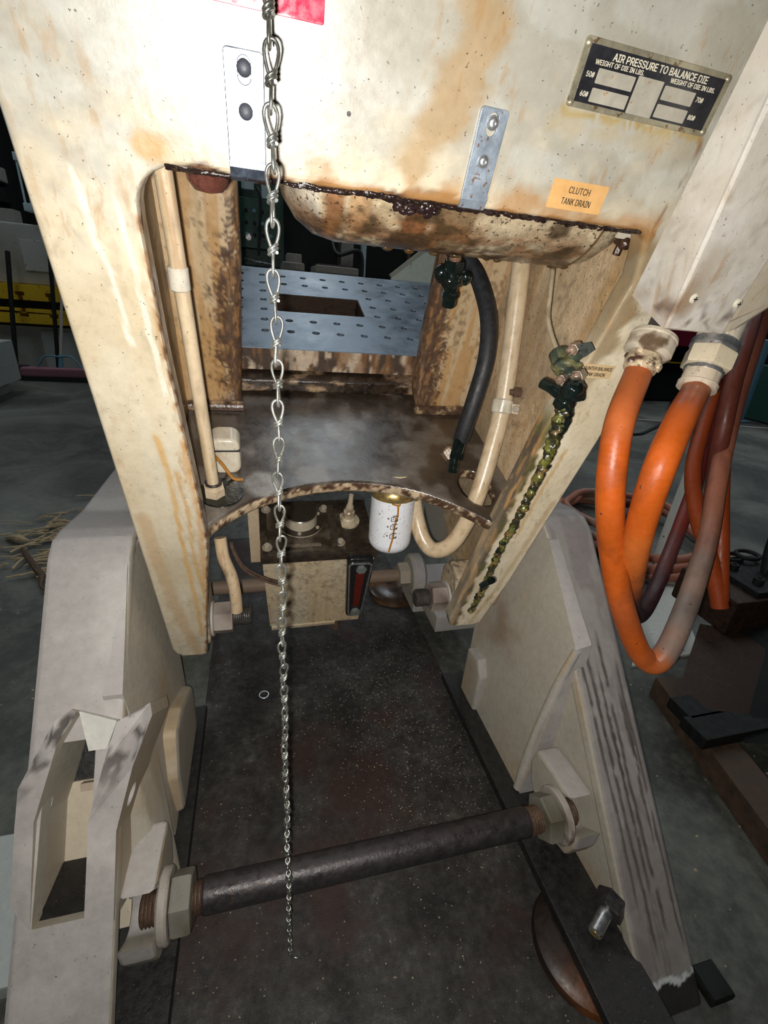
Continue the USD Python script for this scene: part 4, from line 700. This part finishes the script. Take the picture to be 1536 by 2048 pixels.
part(cg2, 'stem', cyl(b0-dB*.03, b0+dB*.012, .030, 32), 'cream_paint', [.58, .52, .42]); part(cg2, 'bright_ring', cyl(b0+dB*.008, b0+dB*.026, .0335, 36), 'zinc', label='bright zinc ring'); part(cg2, 'nut', hexa(b0+dB*.025, b0+dB*.056, .036), 'cream_paint', cream(52, yel=.3, drip=0, grime=.02, base=[.62, .54, .40])); part(cg2, 'thin_ring', cyl(b0+dB*.055, b0+dB*.062, .0285, 36), 'zinc'); part(cg2, 'collar', lathe([(.026, 0), (.0265, .02), (.029, .022), (.0285, .030), (.026, .031)], b0+dB*.058, dB, 36), 'cream_paint', cream(53, yel=.2, base=[.58, .50, .40]))
def hosepts(L, r): return [pd(x, y, 2*r*F/w) for x, y, w in L]
ORG_, DUST, PUR, BRN = [.40, .075, .007], [.16, .125, .105], [.06, .02, .022], [.14, .035, .022]
def hose_tone(stops, dark=.22):              # colour along the hose given at pixels-free heights: list of (point, colour)
    pts = np.array([p for p, _ in stops]); cols = np.array([c for _, c in stops], float)
    def f(P, N):
        d = np.linalg.norm(P[:, None]-pts[None], axis=2); w = 1/np.maximum(d, .004)**4; c = (w[..., None]*cols[None]).sum(1)/w.sum(1, keepdims=True)
        c = c*(.85+.3*fbm(P*22, 3, 91))[:, None]; return mixc(c, [.05, .02, .015], dark*ss(fbm(P*[30, 30, 14], 4, 92), .58, .68))
    return f
r1 = .0205
H1 = hosepts([(1270, 772, 54), (1241, 838, 57), (1225, 927, 57), (1220, 1015, 55), (1225, 1105, 51), (1241, 1200, 48), (1267, 1280, 45), (1288, 1316, 44), (1310, 1326, 44), (1334, 1302, 44), (1363, 1240, 43), (1392, 1157, 40), (1417, 1070, 36), (1434, 970, 34), (1452, 880, 33), (1474, 795, 32), (1504, 700, 31), (1540, 600, 30), (1574, 500, 30)], r1); H1 += [H1[-1]+[.03, .06, .25], H1[-1]+[.04, .1, .8]]
H1[0] = H1[0]*.3+.7*(a0+dA*.075); H1.insert(0, a0+dA*.06)
h1 = thing('orange_hose', 'thick orange hose looping down from the nearer gland, its far side dusty brown', 'hose', H1[0])
part(h1, 'hose', tube(H1, r1, 24, 8), 'orange_rubber', hose_tone([(H1[2], [.40, .10, .025]), (H1[3], ORG_), (H1[5], ORG_), (H1[7], ORG_), (H1[8], [.42, .085, .01]), (H1[9], [.34, .09, .02]), (H1[10], DUST), (H1[11], DUST), (H1[12], [.24, .15, .11]), (H1[13], [.30, .12, .07]), (H1[14], [.33, .12, .07]), (H1[16], [.22, .07, .04]), (H1[18], BRN)]), sub=.008)
H2 = hosepts([(1390, 785, 56), (1361, 838, 58), (1323, 925, 61), (1292, 1015, 58), (1272, 1095, 53), (1262, 1165, 46), (1262, 1212, 38), (1280, 1228, 33), (1308, 1184, 29), (1340, 1106, 27), (1366, 1037, 26), (1396, 950, 25), (1417, 860, 25), (1447, 750, 25), (1486, 640, 25), (1530, 520, 25), (1570, 420, 25)], r1); H2 += [H2[-1]+[.02, .05, .25], H2[-1]+[.03, .1, .8]]
H2[0] = H2[0]*.3+.7*(b0+dB*.10); H2.insert(0, b0+dB*.08)
h2 = thing('orange_hose', 'thick orange hose from the farther gland turning dark purple as it rises again', 'hose', H2[0])
part(h2, 'hose', tube(H2, r1, 24, 8), 'orange_rubber', hose_tone([(H2[1], [.40, .10, .025]), (H2[2], ORG_), (H2[4], ORG_), (H2[5], [.5, .12, .02]), (H2[7], [.10, .05, .045]), (H2[8], PUR), (H2[9], PUR), (H2[10], [.13, .04, .035]), (H2[11], [.20, .03, .02]), (H2[13], [.13, .015, .012]), (H2[15], [.15, .02, .014])]), sub=.008)
H3 = hosepts([(1560, 480, 30), (1524, 580, 31), (1492, 680, 33), (1468, 760, 34), (1450, 840, 34), (1436, 910, 33), (1424, 990, 31), (1412, 1070, 30), (1400, 1130, 29), (1378, 1180, 28)], r1); H3 = [H3[0]+[.03, .1, .9], H3[0]+[.02, .05, .3]]+H3
single('brown_hose', 'red-brown hose hanging between the dark purple and the dusty hose', 'hose', tube(H3, r1*.93, 18, 8), 'orange_rubber', plain(BRN, 3, .3, 14, [.12, .03, .02]), sub=.02)
for i, (L, lab) in enumerate((([(1430, 770, 27), (1404, 860, 28), (1386, 940, 29), (1392, 1020, 30), (1412, 1090, 31), (1430, 1160, 31), (1440, 1215, 31)], 'orange hose slanting down behind the purple hose'), ([(1490, 700, 26), (1462, 800, 28), (1446, 900, 30), (1441, 1000, 31), (1441, 1090, 31), (1440, 1200, 31)], 'orange hose hanging straight down behind the dusty hose to the black feeder'))):
    single('orange_hose', lab, 'hose', tube(hosepts(L, r1), r1, 18, 8), 'orange_rubber', plain([.30, .05, .01], 5, .2, 14), sub=.02)
# coil of air hose on the floor
cpts = []
for k in np.linspace(0, 1, 140):
    a = 2*np.pi*3.4*k + 1.0; R_ = .52-.10*k+.03*math.sin(5*a); cpts.append([2.13+R_*math.cos(a)*.82+.04*math.sin(2.3*a), 1.98+R_*math.sin(a), .024+.038*k*3+.012*math.sin(3*a)])
single('air_hose_coil', 'coil of dull red-brown air hose lying on the floor behind the right base', 'hose', tube(cpts, .0235, 14, 2), 'orange_rubber', plain([.46, .17, .11], 6, .25, 9, [.30, .18, .13]), sub=.04)
# white post on a foot plate
ps = thing('guard_post', 'white square post on a flat foot plate behind the orange hoses', 'post', [2.08, 1.74, 0])
part(ps, 'foot_plate', hull([p+[0, 0, dz] for p in (pw(1312, 1118, z=0), pw(1338, 1140, z=0), pw(1398, 1308, z=0), pw(1262, 1336, z=0)) for dz in (.001, .012)]), 'white_machine', plain([.62, .62, .57], 3, .15, 8))
q0 = pw(1322, 1128, z=0.01); part(ps, 'post', bx(q0[0]-.036, q0[0]+.036, q0[1]-.036, q0[1]+.036, .011, 1.15, .004), 'white_machine', plain([.70, .70, .65], 4, .15, 8))
# black feeder at the right edge, and the timber under it
A = pw(1478, 1207, z=.34)
fd = thing('coil_feeder', 'black and rust-brown machine stand at the right edge of the picture', 'machine', [A[0]+.2, A[1]+.15, 0])
part(fd, 'block', bx(A[0], A[0]+.55, A[1], A[1]+.24, .20, .34, .012), 'dark_rust', label='rusty black block'); part(fd, 'top_plate', bx(A[0]+.10, A[0]+.6, A[1]+.015, A[1]+.25, .34, .362, .004), 'dark_machine')
for x, y in ((.16, .07), (.16, .17), (.26, .10)):
    b_ = np.array([A[0]+x, A[1]+y, .36]); n_ = part(fd, 'socket_bolt', minus(cyl(b_, b_+up*.024, .017), hexa(b_+up*.014, b_+up*.03, .009)), 'dark_machine')
part(fd, 'lever', tube([[A[0]+.27, A[1]+.12, .36], [A[0]+.29, A[1]+.16, .46], [A[0]+.36, A[1]+.22, .62]], [.022, .02, .018], 14), 'dark_machine')
part(fd, 'ring', tube([[A[0]+.22+.05*math.cos(a), A[1]+.235+.03*math.sin(a), .372] for a in np.linspace(0, 2*np.pi, 20, endpoint=False)], .008, 10, 0, True), 'dark_machine'); part(fd, 'ring', tube([[A[0]+.29+.045*math.cos(a), A[1]+.225+.035*math.sin(a), .382] for a in np.linspace(0, 2*np.pi, 20, endpoint=False)], .008, 10, 0, True), 'dark_machine')
lq = [pw(1448, 1284, z=.2), pw(1540, 1300, z=.2), pw(1398, 1470, z=.1), pw(1505, 1480, z=.1)]; lg1 = lq[2]
part(fd, 'leg', hull([p+[0, d_, 0] for p in lq for d_ in (0, .1)]), 'dark_rust')
part(fd, 'side_panel', hull([[A[0]+.22, A[1]-.02, .24], [A[0]+.9, A[1]-.1, .24], [A[0]+.9, A[1]+.2, .24], [A[0]+.22, A[1]+.2, .24], [lg1[0]+.12, lg1[1]-.05, .10], [A[0]+.9, A[1]-.6, .10], [A[0]+.9, A[1]+.2, .10], [lg1[0]+.12, lg1[1]+.1, .10]]), 'dark_machine')
for x, y in ((1358, 1412), (1385, 1452)):
    p = pw(x, y, z=.125); part(fd, 'foot', bx(p[0], p[0]+.5, p[1]-.05, p[1]+.035, .083, .125, .004), 'dark_machine')
tm = [pw(x, y, z=.08) for x, y in ((1312, 1355), (1345, 1362), (1570, 1600), (1560, 1690))]
d_ = (tm[3]-tm[0]); d_[2] = 0; d_ /= np.linalg.norm(d_); n_ = np.array([-d_[1], d_[0], 0]); 
if n_[0] < 0: n_ = -n_
o_ = tm[0]
single('timber', 'long rust-brown timber lying on the floor under the black feeder', 'timber', hull([o_+d_*s+n_*w+[0, 0, z-.08] for s in (0, 1.1) for w in (0, .11) for z in (.002, .08)]), 'timber', sub=.05)
single('white_cup', 'small crumpled white cup beside the black block', 'cup', lathe([(.03, 0), (.045, .004), (.042, .05), (.03, .085), (.02, .09)], [A[0]-.02, A[1]-.02, .012]+np.array([-.04, .02, .0]), [.5, -.25, .35], 20), 'white_paper')

# ================================================================== the hanging chain
CW = .3210; kx, ky = C[:2]+(ray(537, 21)*CW)[:2]; kz = (C+ray(537, 21)*CW)[2]; PIT = .045*CW/.392; CS = CW/.392
ch = thing('hanging_chain', 'long zinc double-loop chain hanging in front of the whole press', 'chain', [kx, ky, kz])
def loop(L, w, n=22):                       # a teardrop loop hanging up from the knot at 0 to L
    a = np.linspace(-.94, .94, n)*np.pi/1.0; s = np.sin(a/2); 
    th = np.linspace(-math.pi, math.pi, n); y = L*(1+np.cos(th*.97))/2; x = w*np.sin(th*.97)*(.34+.80*(y/L))*1.12
    return np.column_stack([x, 0*x, y])
top_l, bot_l = loop(.0275, .0068), loop(.0245, .0058); bot_l = np.column_stack([0*bot_l[:, 0], bot_l[:, 0], -bot_l[:, 2]])
hel = np.linspace(-2.1*np.pi, 2.1*np.pi, 40); knot = np.column_stack([.0042*np.cos(hel), .0042*np.sin(hel), .0036*hel/(2*np.pi)+.0022*np.cos(hel)])
WR = .00165
link0 = cat(tube(top_l, WR, 8, 2), tube(bot_l, WR, 8, 2), tube(knot, WR, 8, 0)); link0.vertices *= CS
for k in range(-9, 37):
    tw = .15 + (0 if k < 11 else .10*(k-11)) + .12*math.sin(k*1.7); tw -= .27; c_, s_ = math.cos(tw), math.sin(tw); m = link0.copy()
    v = m.vertices @ np.array([[c_, s_, 0], [-s_, c_, 0], [0, 0, 1.]]); lean = .05*math.sin(k*2.3); v = v + np.column_stack([v[:, 2]*lean, 0*v[:, 0], 0*v[:, 0]])
    m.vertices = v + [kx + .0008*math.sin(k*1.1), ky, kz-PIT*k]; part(ch, 'link', m, 'chain_zinc', [.45, .46, .42] if k > 6 else ([.42, .44, .42] if k > 1 else [.30, .31, .28]), smooth=60)
zb_ = kz-PIT*36.6
part(ch, 'hook', tube([[kx, ky, zb_], [kx+.006, ky, zb_-.012], [kx+.020, ky-.004, zb_-.012], [kx+.030, ky-.004, zb_-.004], [kx+.040, ky, zb_-.012], [kx+.034, ky, zb_-.022]], .0016, 8), 'chain_zinc', [.35, .36, .34])

# ================================================================== litter on the floor
wp = pw(528, 1390, z=.0125); single('loose_washer', 'small bright ring lying on the dark floor plate', 'washer', lathe([(.0125, 0), (.0165, 0), (.0165, .002), (.0125, .002)], wp, up, 32) if False else minus(cyl(wp, wp+up*.0025, .0165, 32, .0004), cyl(wp-up*.01, wp+up*.02, .0125, 24, 0)), 'zinc')
r2 = np.random.default_rng(11)
def scatter(n, fn, size, mat, seed, z0):
    q = []; r_ = np.random.default_rng(seed)
    for _ in range(n):
        x, y = fn(r_); s_ = size*(.4+1.2*r_.random()**2); a = r_.random(4)*6.28; pts = np.column_stack([np.cos(np.arange(5)*1.256+a[0])*s_*(.6+.6*r_.random(5)), np.sin(np.arange(5)*1.256+a[0])*s_*(.5+.5*r_.random(5)), np.zeros(5)])
        h = s_*.5; V = np.vstack([pts, pts*.6+[0, 0, h]]) + [x, y, z0]; i = np.arange(5); j = (i+1) % 5; q.append((V, np.vstack([np.stack([i, j, j+5], 1), np.stack([i, j+5, i+5], 1), [[5, 6, 7], [5, 7, 8], [5, 8, 9]]])))
    off = 0; VV, FF = [], []
    for v, f in q: VV.append(v); FF.append(f+off); off += len(v)
    return T(np.vstack(VV), np.vstack(FF))
single('metal_chips', 'tiny pale metal chips and grit strewn over the dark floor plate', 'chips', scatter(3200, lambda r: ((.36+.14*r.normal(), 1.02+.2*r.normal()) if r.random() < .5 else ((.45+.1*r.normal(), .72+.12*r.normal()) if r.random() < .3 else (-.19+.76*r.random(), .15+1.2*r.random()**1.3))), .0015, 'chip', 3, .0122), 'chip', smooth=None, kind='stuff')
single('floor_grit', 'scattered pale grit on the bare floor around the press', 'grit', scatter(900, lambda r: ((.85+2.2*r.random(), .1+3.2*r.random()) if r.random() < .55 else (-.45-1.6*r.random(), .5+3*r.random())), .004, 'chip', 4, .0002), 'chip', smooth=None, kind='stuff')
# straw heap by the left base
def stalk(x, y, z, a, L, r_, tl=0.05):
    d = np.array([math.cos(a), math.sin(a), 0]); return tube([[x, y, z], np.array([x, y, z+.004])+d*L*.5+[0, 0, tl*L*.5], np.array([x, y, z])+d*L+[0, 0, tl*L]], r_, 6, 2)
bits = []
for i in range(120):
    p = pw(*[(150+r2.normal(0, 45)), (1092+r2.normal(0, 34))], z=0); bits.append(stalk(p[0], p[1], .004+.02*r2.random(), .35+r2.normal(0, .35) + (3.14 if r2.random() < .5 else 0), .05+.10*r2.random(), .0025+.002*r2.random()))
single('straw_litter', 'heap of dry straw and twig bits on the floor beside the left base', 'straw', cat(*bits), 'straw', kind='stuff')
for x0, y0, x1, y1 in ((20, 1105, 70, 1085), (25, 1138, 50, 1115), (85, 1062, 122, 1030), (80, 1085, 102, 1076), (64, 1122, 95, 1113), (108, 1042, 126, 1041), (2, 1133, 16, 1128), (62, 1126, 95, 1119)):
    p, q = pw(x0, y0, z=.012), pw(x1, y1, z=.018); single('straw_stalk', 'single dry straw stalk lying out from the straw heap', 'straw', tube([p, (p+q)/2+[0, 0, .006], q], .0055, 7, 2), 'straw', group='loose stalks by the straw heap')
single('husk', 'flat dry corn husk leaf at the edge of the straw heap', 'leaf', tube([pw(13, 1075, z=.012), pw(35, 1076, z=.03), pw(58, 1082, z=.02)], [.008, .02, .006], 8), 'straw')
single('twig', 'dark bent twig crossing the front of the straw heap', 'twig', tube([pw(45, 1098, z=.02), pw(60, 1120, z=.03), pw(75, 1140, z=.035), pw(84, 1152, z=.02), pw(82, 1172, z=.02), pw(90, 1180, z=.02)], [.010, .013, .015, .012, .006, .006], 8), 'rust_iron')

# ================================================================== background, left: a white machine with yellow T-slotted edges, brooms leaning on it
bl = thing('stamping_machine', 'white machine with yellow T-slotted plates in the left background', 'machine', [-2.9, 7.2, 0])
WM = plain([.40, .41, .39], 2, .2, 3, [.30, .26, .20])
part(bl, 'lower_body', bx(-4.6, -2.05, 6.95, 8.4, 0, .56, .01), 'white_machine', WM, sub=.2); part(bl, 'leg_panel', bx(-2.62, -2.16, 6.90, 6.96, .02, .52, .005), 'white_machine', plain([.44, .48, .46], 3, .1, 3))
def tslot(z0, z1, y0, name, upn):
    p = rect(-4.2, z0, -2.0, z1)
    for x in np.arange(-3.95, -2.0, .31):
        zt_ = z0 if upn < 0 else z1; p = p.difference(sg.box(x-.022, zt_-.05 if upn > 0 else zt_, x+.022, zt_ if upn > 0 else zt_+.05)).difference(sg.box(x-.045, (zt_-.09) if upn > 0 else zt_+.05, x+.045, (zt_-.055) if upn > 0 else zt_+.09))
    return part(bl, name, xz(p, y0, 8.2, .003), 'yellow_paint')
tslot(.60, .77, 6.80, 'yellow_plate', 1); tslot(.86, 1.03, 6.80, 'yellow_plate', -1)
part(bl, 'die_gap', bx(-4.2, -2.02, 6.86, 8.2, .768, .862, .002), 'dark_machine'); part(bl, 'slide', bx(-4.6, -1.95, 6.90, 8.3, 1.03, 1.66, .02), 'white_machine', WM, sub=.2); part(bl, 'name_panel', bx(-2.62, -2.30, 6.885, 6.902, 1.18, 1.5, .003), 'white_machine', [.46, .46, .43])
part(bl, 'column', bx(-4.6, -2.75, 7.2, 8.3, 1.66, 3.6, .02), 'dark_machine'); part(bl, 'crown', bx(-2.75, -1.4, 7.6, 8.3, 1.66, 3.6, .02), 'dark_machine')
for i in range(4): part(bl, 'guide_block', bx(-3.2+.02*i, -2.66-.03*i, 7.02, 7.2, 1.66+.2*i, 1.80+.2*i, .01), 'dark_machine' if i % 2 else 'concrete_block')
al = thing('air_cylinder', 'pale blue-grey air cylinder standing on the white machine at far left', 'cylinder', [-2.37, 6.93, 1.67])
part(al, 'end_cap', bx(-2.49, -2.25, 6.85, 7.03, 2.24, 2.32, .008), 'pale_blue'); part(al, 'end_cap', bx(-2.49, -2.25, 6.85, 7.03, 1.78, 1.86, .008), 'pale_blue'); part(al, 'barrel', cyl([-2.37, 6.94, 1.86], [-2.37, 6.94, 2.24], .075), 'pale_blue')
for x in (-2.47, -2.27): part(al, 'tie_bar', cyl([x, 6.87, 1.85], [x, 6.87, 2.25], .012, 10), 'pale_blue')
part(al, 'rod', cyl([-2.37, 6.94, 1.66], [-2.37, 6.94, 1.79], .03), 'zinc')
def broom(name, lab, foot_, top_, head=None, r_=.016, mat='dark_machine'):
    t = thing(name, lab, 'broom', foot_); part(t, 'handle', tube([foot_, top_], r_, 12, 0), mat); return t
br = broom('push_broom', 'push broom with a pinkish bristle head and pale handle leaning on the white machine', np.array([-2.32, 6.45, .17]), np.array([-2.20, 6.78, 1.25]), mat='wood')
part(br, 'head', bx(-2.72, -1.98, 6.38, 6.48, .05, .155, .02), 'pink_bristle', sub=.05); part(br, 'bristles', bx(-2.71, -1.99, 6.385, 6.475, .002, .055, .004), 'black_rubber'); part(br, 'socket', cyl([-2.32, 6.45, .15], [-2.305, 6.49, .30], .026), 'blue_paint')
for s in (-1, 1): part(br, 'brace', tube([[-2.32, 6.46, .28], [-2.32+s*.14, 6.45, .28], [-2.32+s*.24, 6.43, .15]], .010, 8, 4), 'blue_paint')
b_ = broom('long_bar', 'black bar leaning against the white machine beside the air cylinder', np.array([-2.38, 6.50, .02]), np.array([-2.27, 6.78, 1.62]), r_=.022)
part(b_, 'grip', cyl([-2.272, 6.775, 1.50], [-2.262, 6.79, 1.68], .028), 'pale_blue')
b_ = broom('dark_broom', 'dark broom standing at the very left edge', np.array([-2.80, 6.5, .14]), np.array([-2.72, 6.78, 1.36]), r_=.024, mat='dark_machine'); part(b_, 'head', bx(-2.93, -2.66, 6.42, 6.52, .003, .17, .03), 'black_rubber')
lx_ = pw(14, 768, z=.20)+[-.17, 0, 0]; single('white_cabinet', 'pale grey cabinet corner at the left edge of the floor', 'cabinet', cat(bx(lx_[0]-.9, lx_[0], lx_[1], lx_[1]+.7, .12, .52, .01), bx(lx_[0]-.85, lx_[0]-.08, lx_[1]+.1, lx_[1]+.6, 0, .13, .01)), 'white_machine', [.40, .43, .42])

# background, centre: dark green machines beyond the bolster
gmch = thing('green_press', 'dark green machine with a button panel seen through the press opening', 'machine', [.2, 4.9, 0])
part(gmch, 'body', bx(-1.2, .24, 4.75, 6.0, 0, 3.2, .02), 'green_machine'); pnl = part(gmch, 'control_panel', bx(-.13, .21, 4.60, 4.76, 1.50, 1.86, .008), 'green_machine')
for i in range(4):
    for j in range(3): part(pnl, 'button', cyl([-.07+.065*i, 4.604, 1.60+.085*j], [-.07+.065*i, 4.585, 1.60+.085*j], .015, 12), 'dark_machine' if (i+j) % 3 else 'blue_paint')
part(gmch, 'blue_panel', bx(-.10, .0, 4.70, 4.76, 1.93, 2.05, .004), 'pale_blue'); part(gmch, 'blue_panel', bx(.06, .12, 4.70, 4.76, 1.88, 1.99, .004), 'pale_blue'); part(gmch, 'cable', tube([[.03, 4.66, 2.1], [.02, 4.62, 1.95], [.05, 4.6, 1.85], [.02, 4.59, 1.45]], .012, 8), 'black_rubber'); part(gmch, 'lever', tube([[-.10, 4.7, 1.42], [-.02, 4.5, 1.40], [.14, 4.45, 1.38]], .010, 8), 'zinc')
g2 = thing('dark_press', 'tall dark machine with pale-striped column beyond the bolster', 'machine', [.9, 5.4, 0])
part(g2, 'body', bx(.24, 2.6, 5.3, 6.6, 0, 3.4, .03), 'dark_machine'); part(g2, 'column', bx(.80, .92, 5.05, 5.3, 0, 1.75, .01), 'concrete_block'); part(g2, 'pipe', cyl([1.03, 5.1, .9], [1.03, 5.1, 1.9], .03, 12), 'pale_blue'); part(g2, 'table', bx(.4, 2.4, 4.4, 5.3, .9, 1.02, .01), 'dark_machine'); part(g2, 'hose', tube([[.70, 5.1, 1.7], [.76, 5.0, 1.55], [.98, 5.0, 1.58], [1.0, 5.0, 1.2]], .02, 8), 'black_rubber')
for x in (1.5, 1.9, 2.2): part(g2, 'rod', cyl([x, 5.1, 1.0], [x, 5.1, 2.4], .02, 10), 'rust_iron')
part(g2, 'green_box', bx(1.75, 2.05, 5.1, 5.3, 1.4, 1.62, .01), 'green_machine')
gb = thing('die_block', 'smaller worn pale block just beyond the bolster', 'block', [.24, 3.65, 1.0]); part(gb, 'block', bx(.165, .315, 3.55, 3.8, 1.0, 1.375, .01), 'concrete_block'); part(gb, 'step', bx(.20, .30, 3.6, 3.8, 1.375, 1.43, .006), 'concrete_block')
gb = thing('die_block', 'wider worn pale block just beyond the bolster', 'block', [.5, 3.7, 1.0]); part(gb, 'block', bx(.39, .69, 3.55, 3.9, 1.0, 1.375, .01), 'concrete_block'); part(gb, 'worn_top', bx(.40, .65, 3.57, 3.88, 1.375, 1.385, .003), 'dark_iron')
single('work_table', 'dark table carrying the pale blocks beyond the bolster', 'table', cat(bx(-.6, 1.4, 3.4, 4.3, .94, 1.0, .01), *[bx(x, x+.08, y, y+.08, 0, .945, .005) for x in (-.55, 1.25) for y in (3.45, 4.15)]), 'dark_machine')
sg_ = thing('side_guard', 'pale green-white slanted sheet guard beyond the right side of the bolster', 'guard', [.75, 2.1, 1.2])
gp = [pw(x, y, y=2.1) for x, y in ((782, 556), (872, 486), (915, 455), (915, 640), (782, 640))]
part(sg_, 'sheet', hull([p+[0, dy, 0] for p in gp for dy in (0, .006)]), 'white_machine', [.42, .50, .47]); part(sg_, 'edge_strip', hull([p+[dx, dy, dz] for p in gp[:3] for dx, dy, dz in ((0, -.012, 0), (-.008, -.012, .012), (0, .012, 0), (-.008, .012, .012))]), 'white_machine', [.28, .30, .26]); part(sg_, 'stay', bx(.86, .90, 2.1, 2.14, 0, 1.3, .003), 'dark_machine')
# background, right
rb = thing('dark_machine', 'dark machine with a crimson cover in the right background', 'machine', [6.8, 6.6, 0])
part(rb, 'body', bx(4.7, 10.5, 6.3, 7.6, .02, 2.4, .03), 'dark_machine'); part(rb, 'red_cover', bx(5.9, 6.75, 6.05, 6.3, .88, 1.5, .02), 'red_paint'); part(rb, 'table', bx(4.7, 6.0, 5.9, 6.3, .80, .88, .01), 'dark_machine'); part(rb, 'rail', bx(4.7, 9, 6.2, 6.24, .62, .64, .004), 'yellow_paint')
bs = thing('blue_stand', 'thin blue-grey slanted stay standing on the floor at the right edge', 'stand', [6.2, 4.9, 0])
s0, s1 = pw(1478, 842, z=.0), pd(1536, 680, 6.0); part(bs, 'stay', tube([s0, s1], .05, 10, 0), 'blue_paint'); part(bs, 'foot', bx(s0[0]-.1, s0[0]+.1, s0[1]-.1, s0[1]+.1, .002, .02, .003), 'blue_paint')
single('green_cabinet', 'dark blue-green cabinet at the right edge of the picture', 'cabinet', bx(6.9, 8.6, 4.7, 5.4, .01, .75, .01), 'green_machine')
l0, l1 = pw(1180, 832, z=0), pw(1560, 858, z=0); dd = (l1-l0)/np.linalg.norm(l1-l0); nn = np.array([-dd[1], dd[0], 0])
single('floor_line', 'faded pale painted line crossing the floor in the right background', 'floor marking', hull([l0-dd*1.0+nn*w+[0, 0, z] for w in (-.03, .03) for z in (.001, .002)]+[l1+dd*1.5+nn*w+[0, 0, z] for w in (-.03, .03) for z in (.001, .002)]), 'concrete_block')
c_ = [pw(x, y, z=.012) for x, y in ((1190, 845), (1262, 868), (1300, 860), (1330, 838), (1345, 800))]
single('floor_cable', 'thin dark cable looping across the floor behind the orange hoses', 'cable', tube(c_, .018, 8), 'black_rubber')
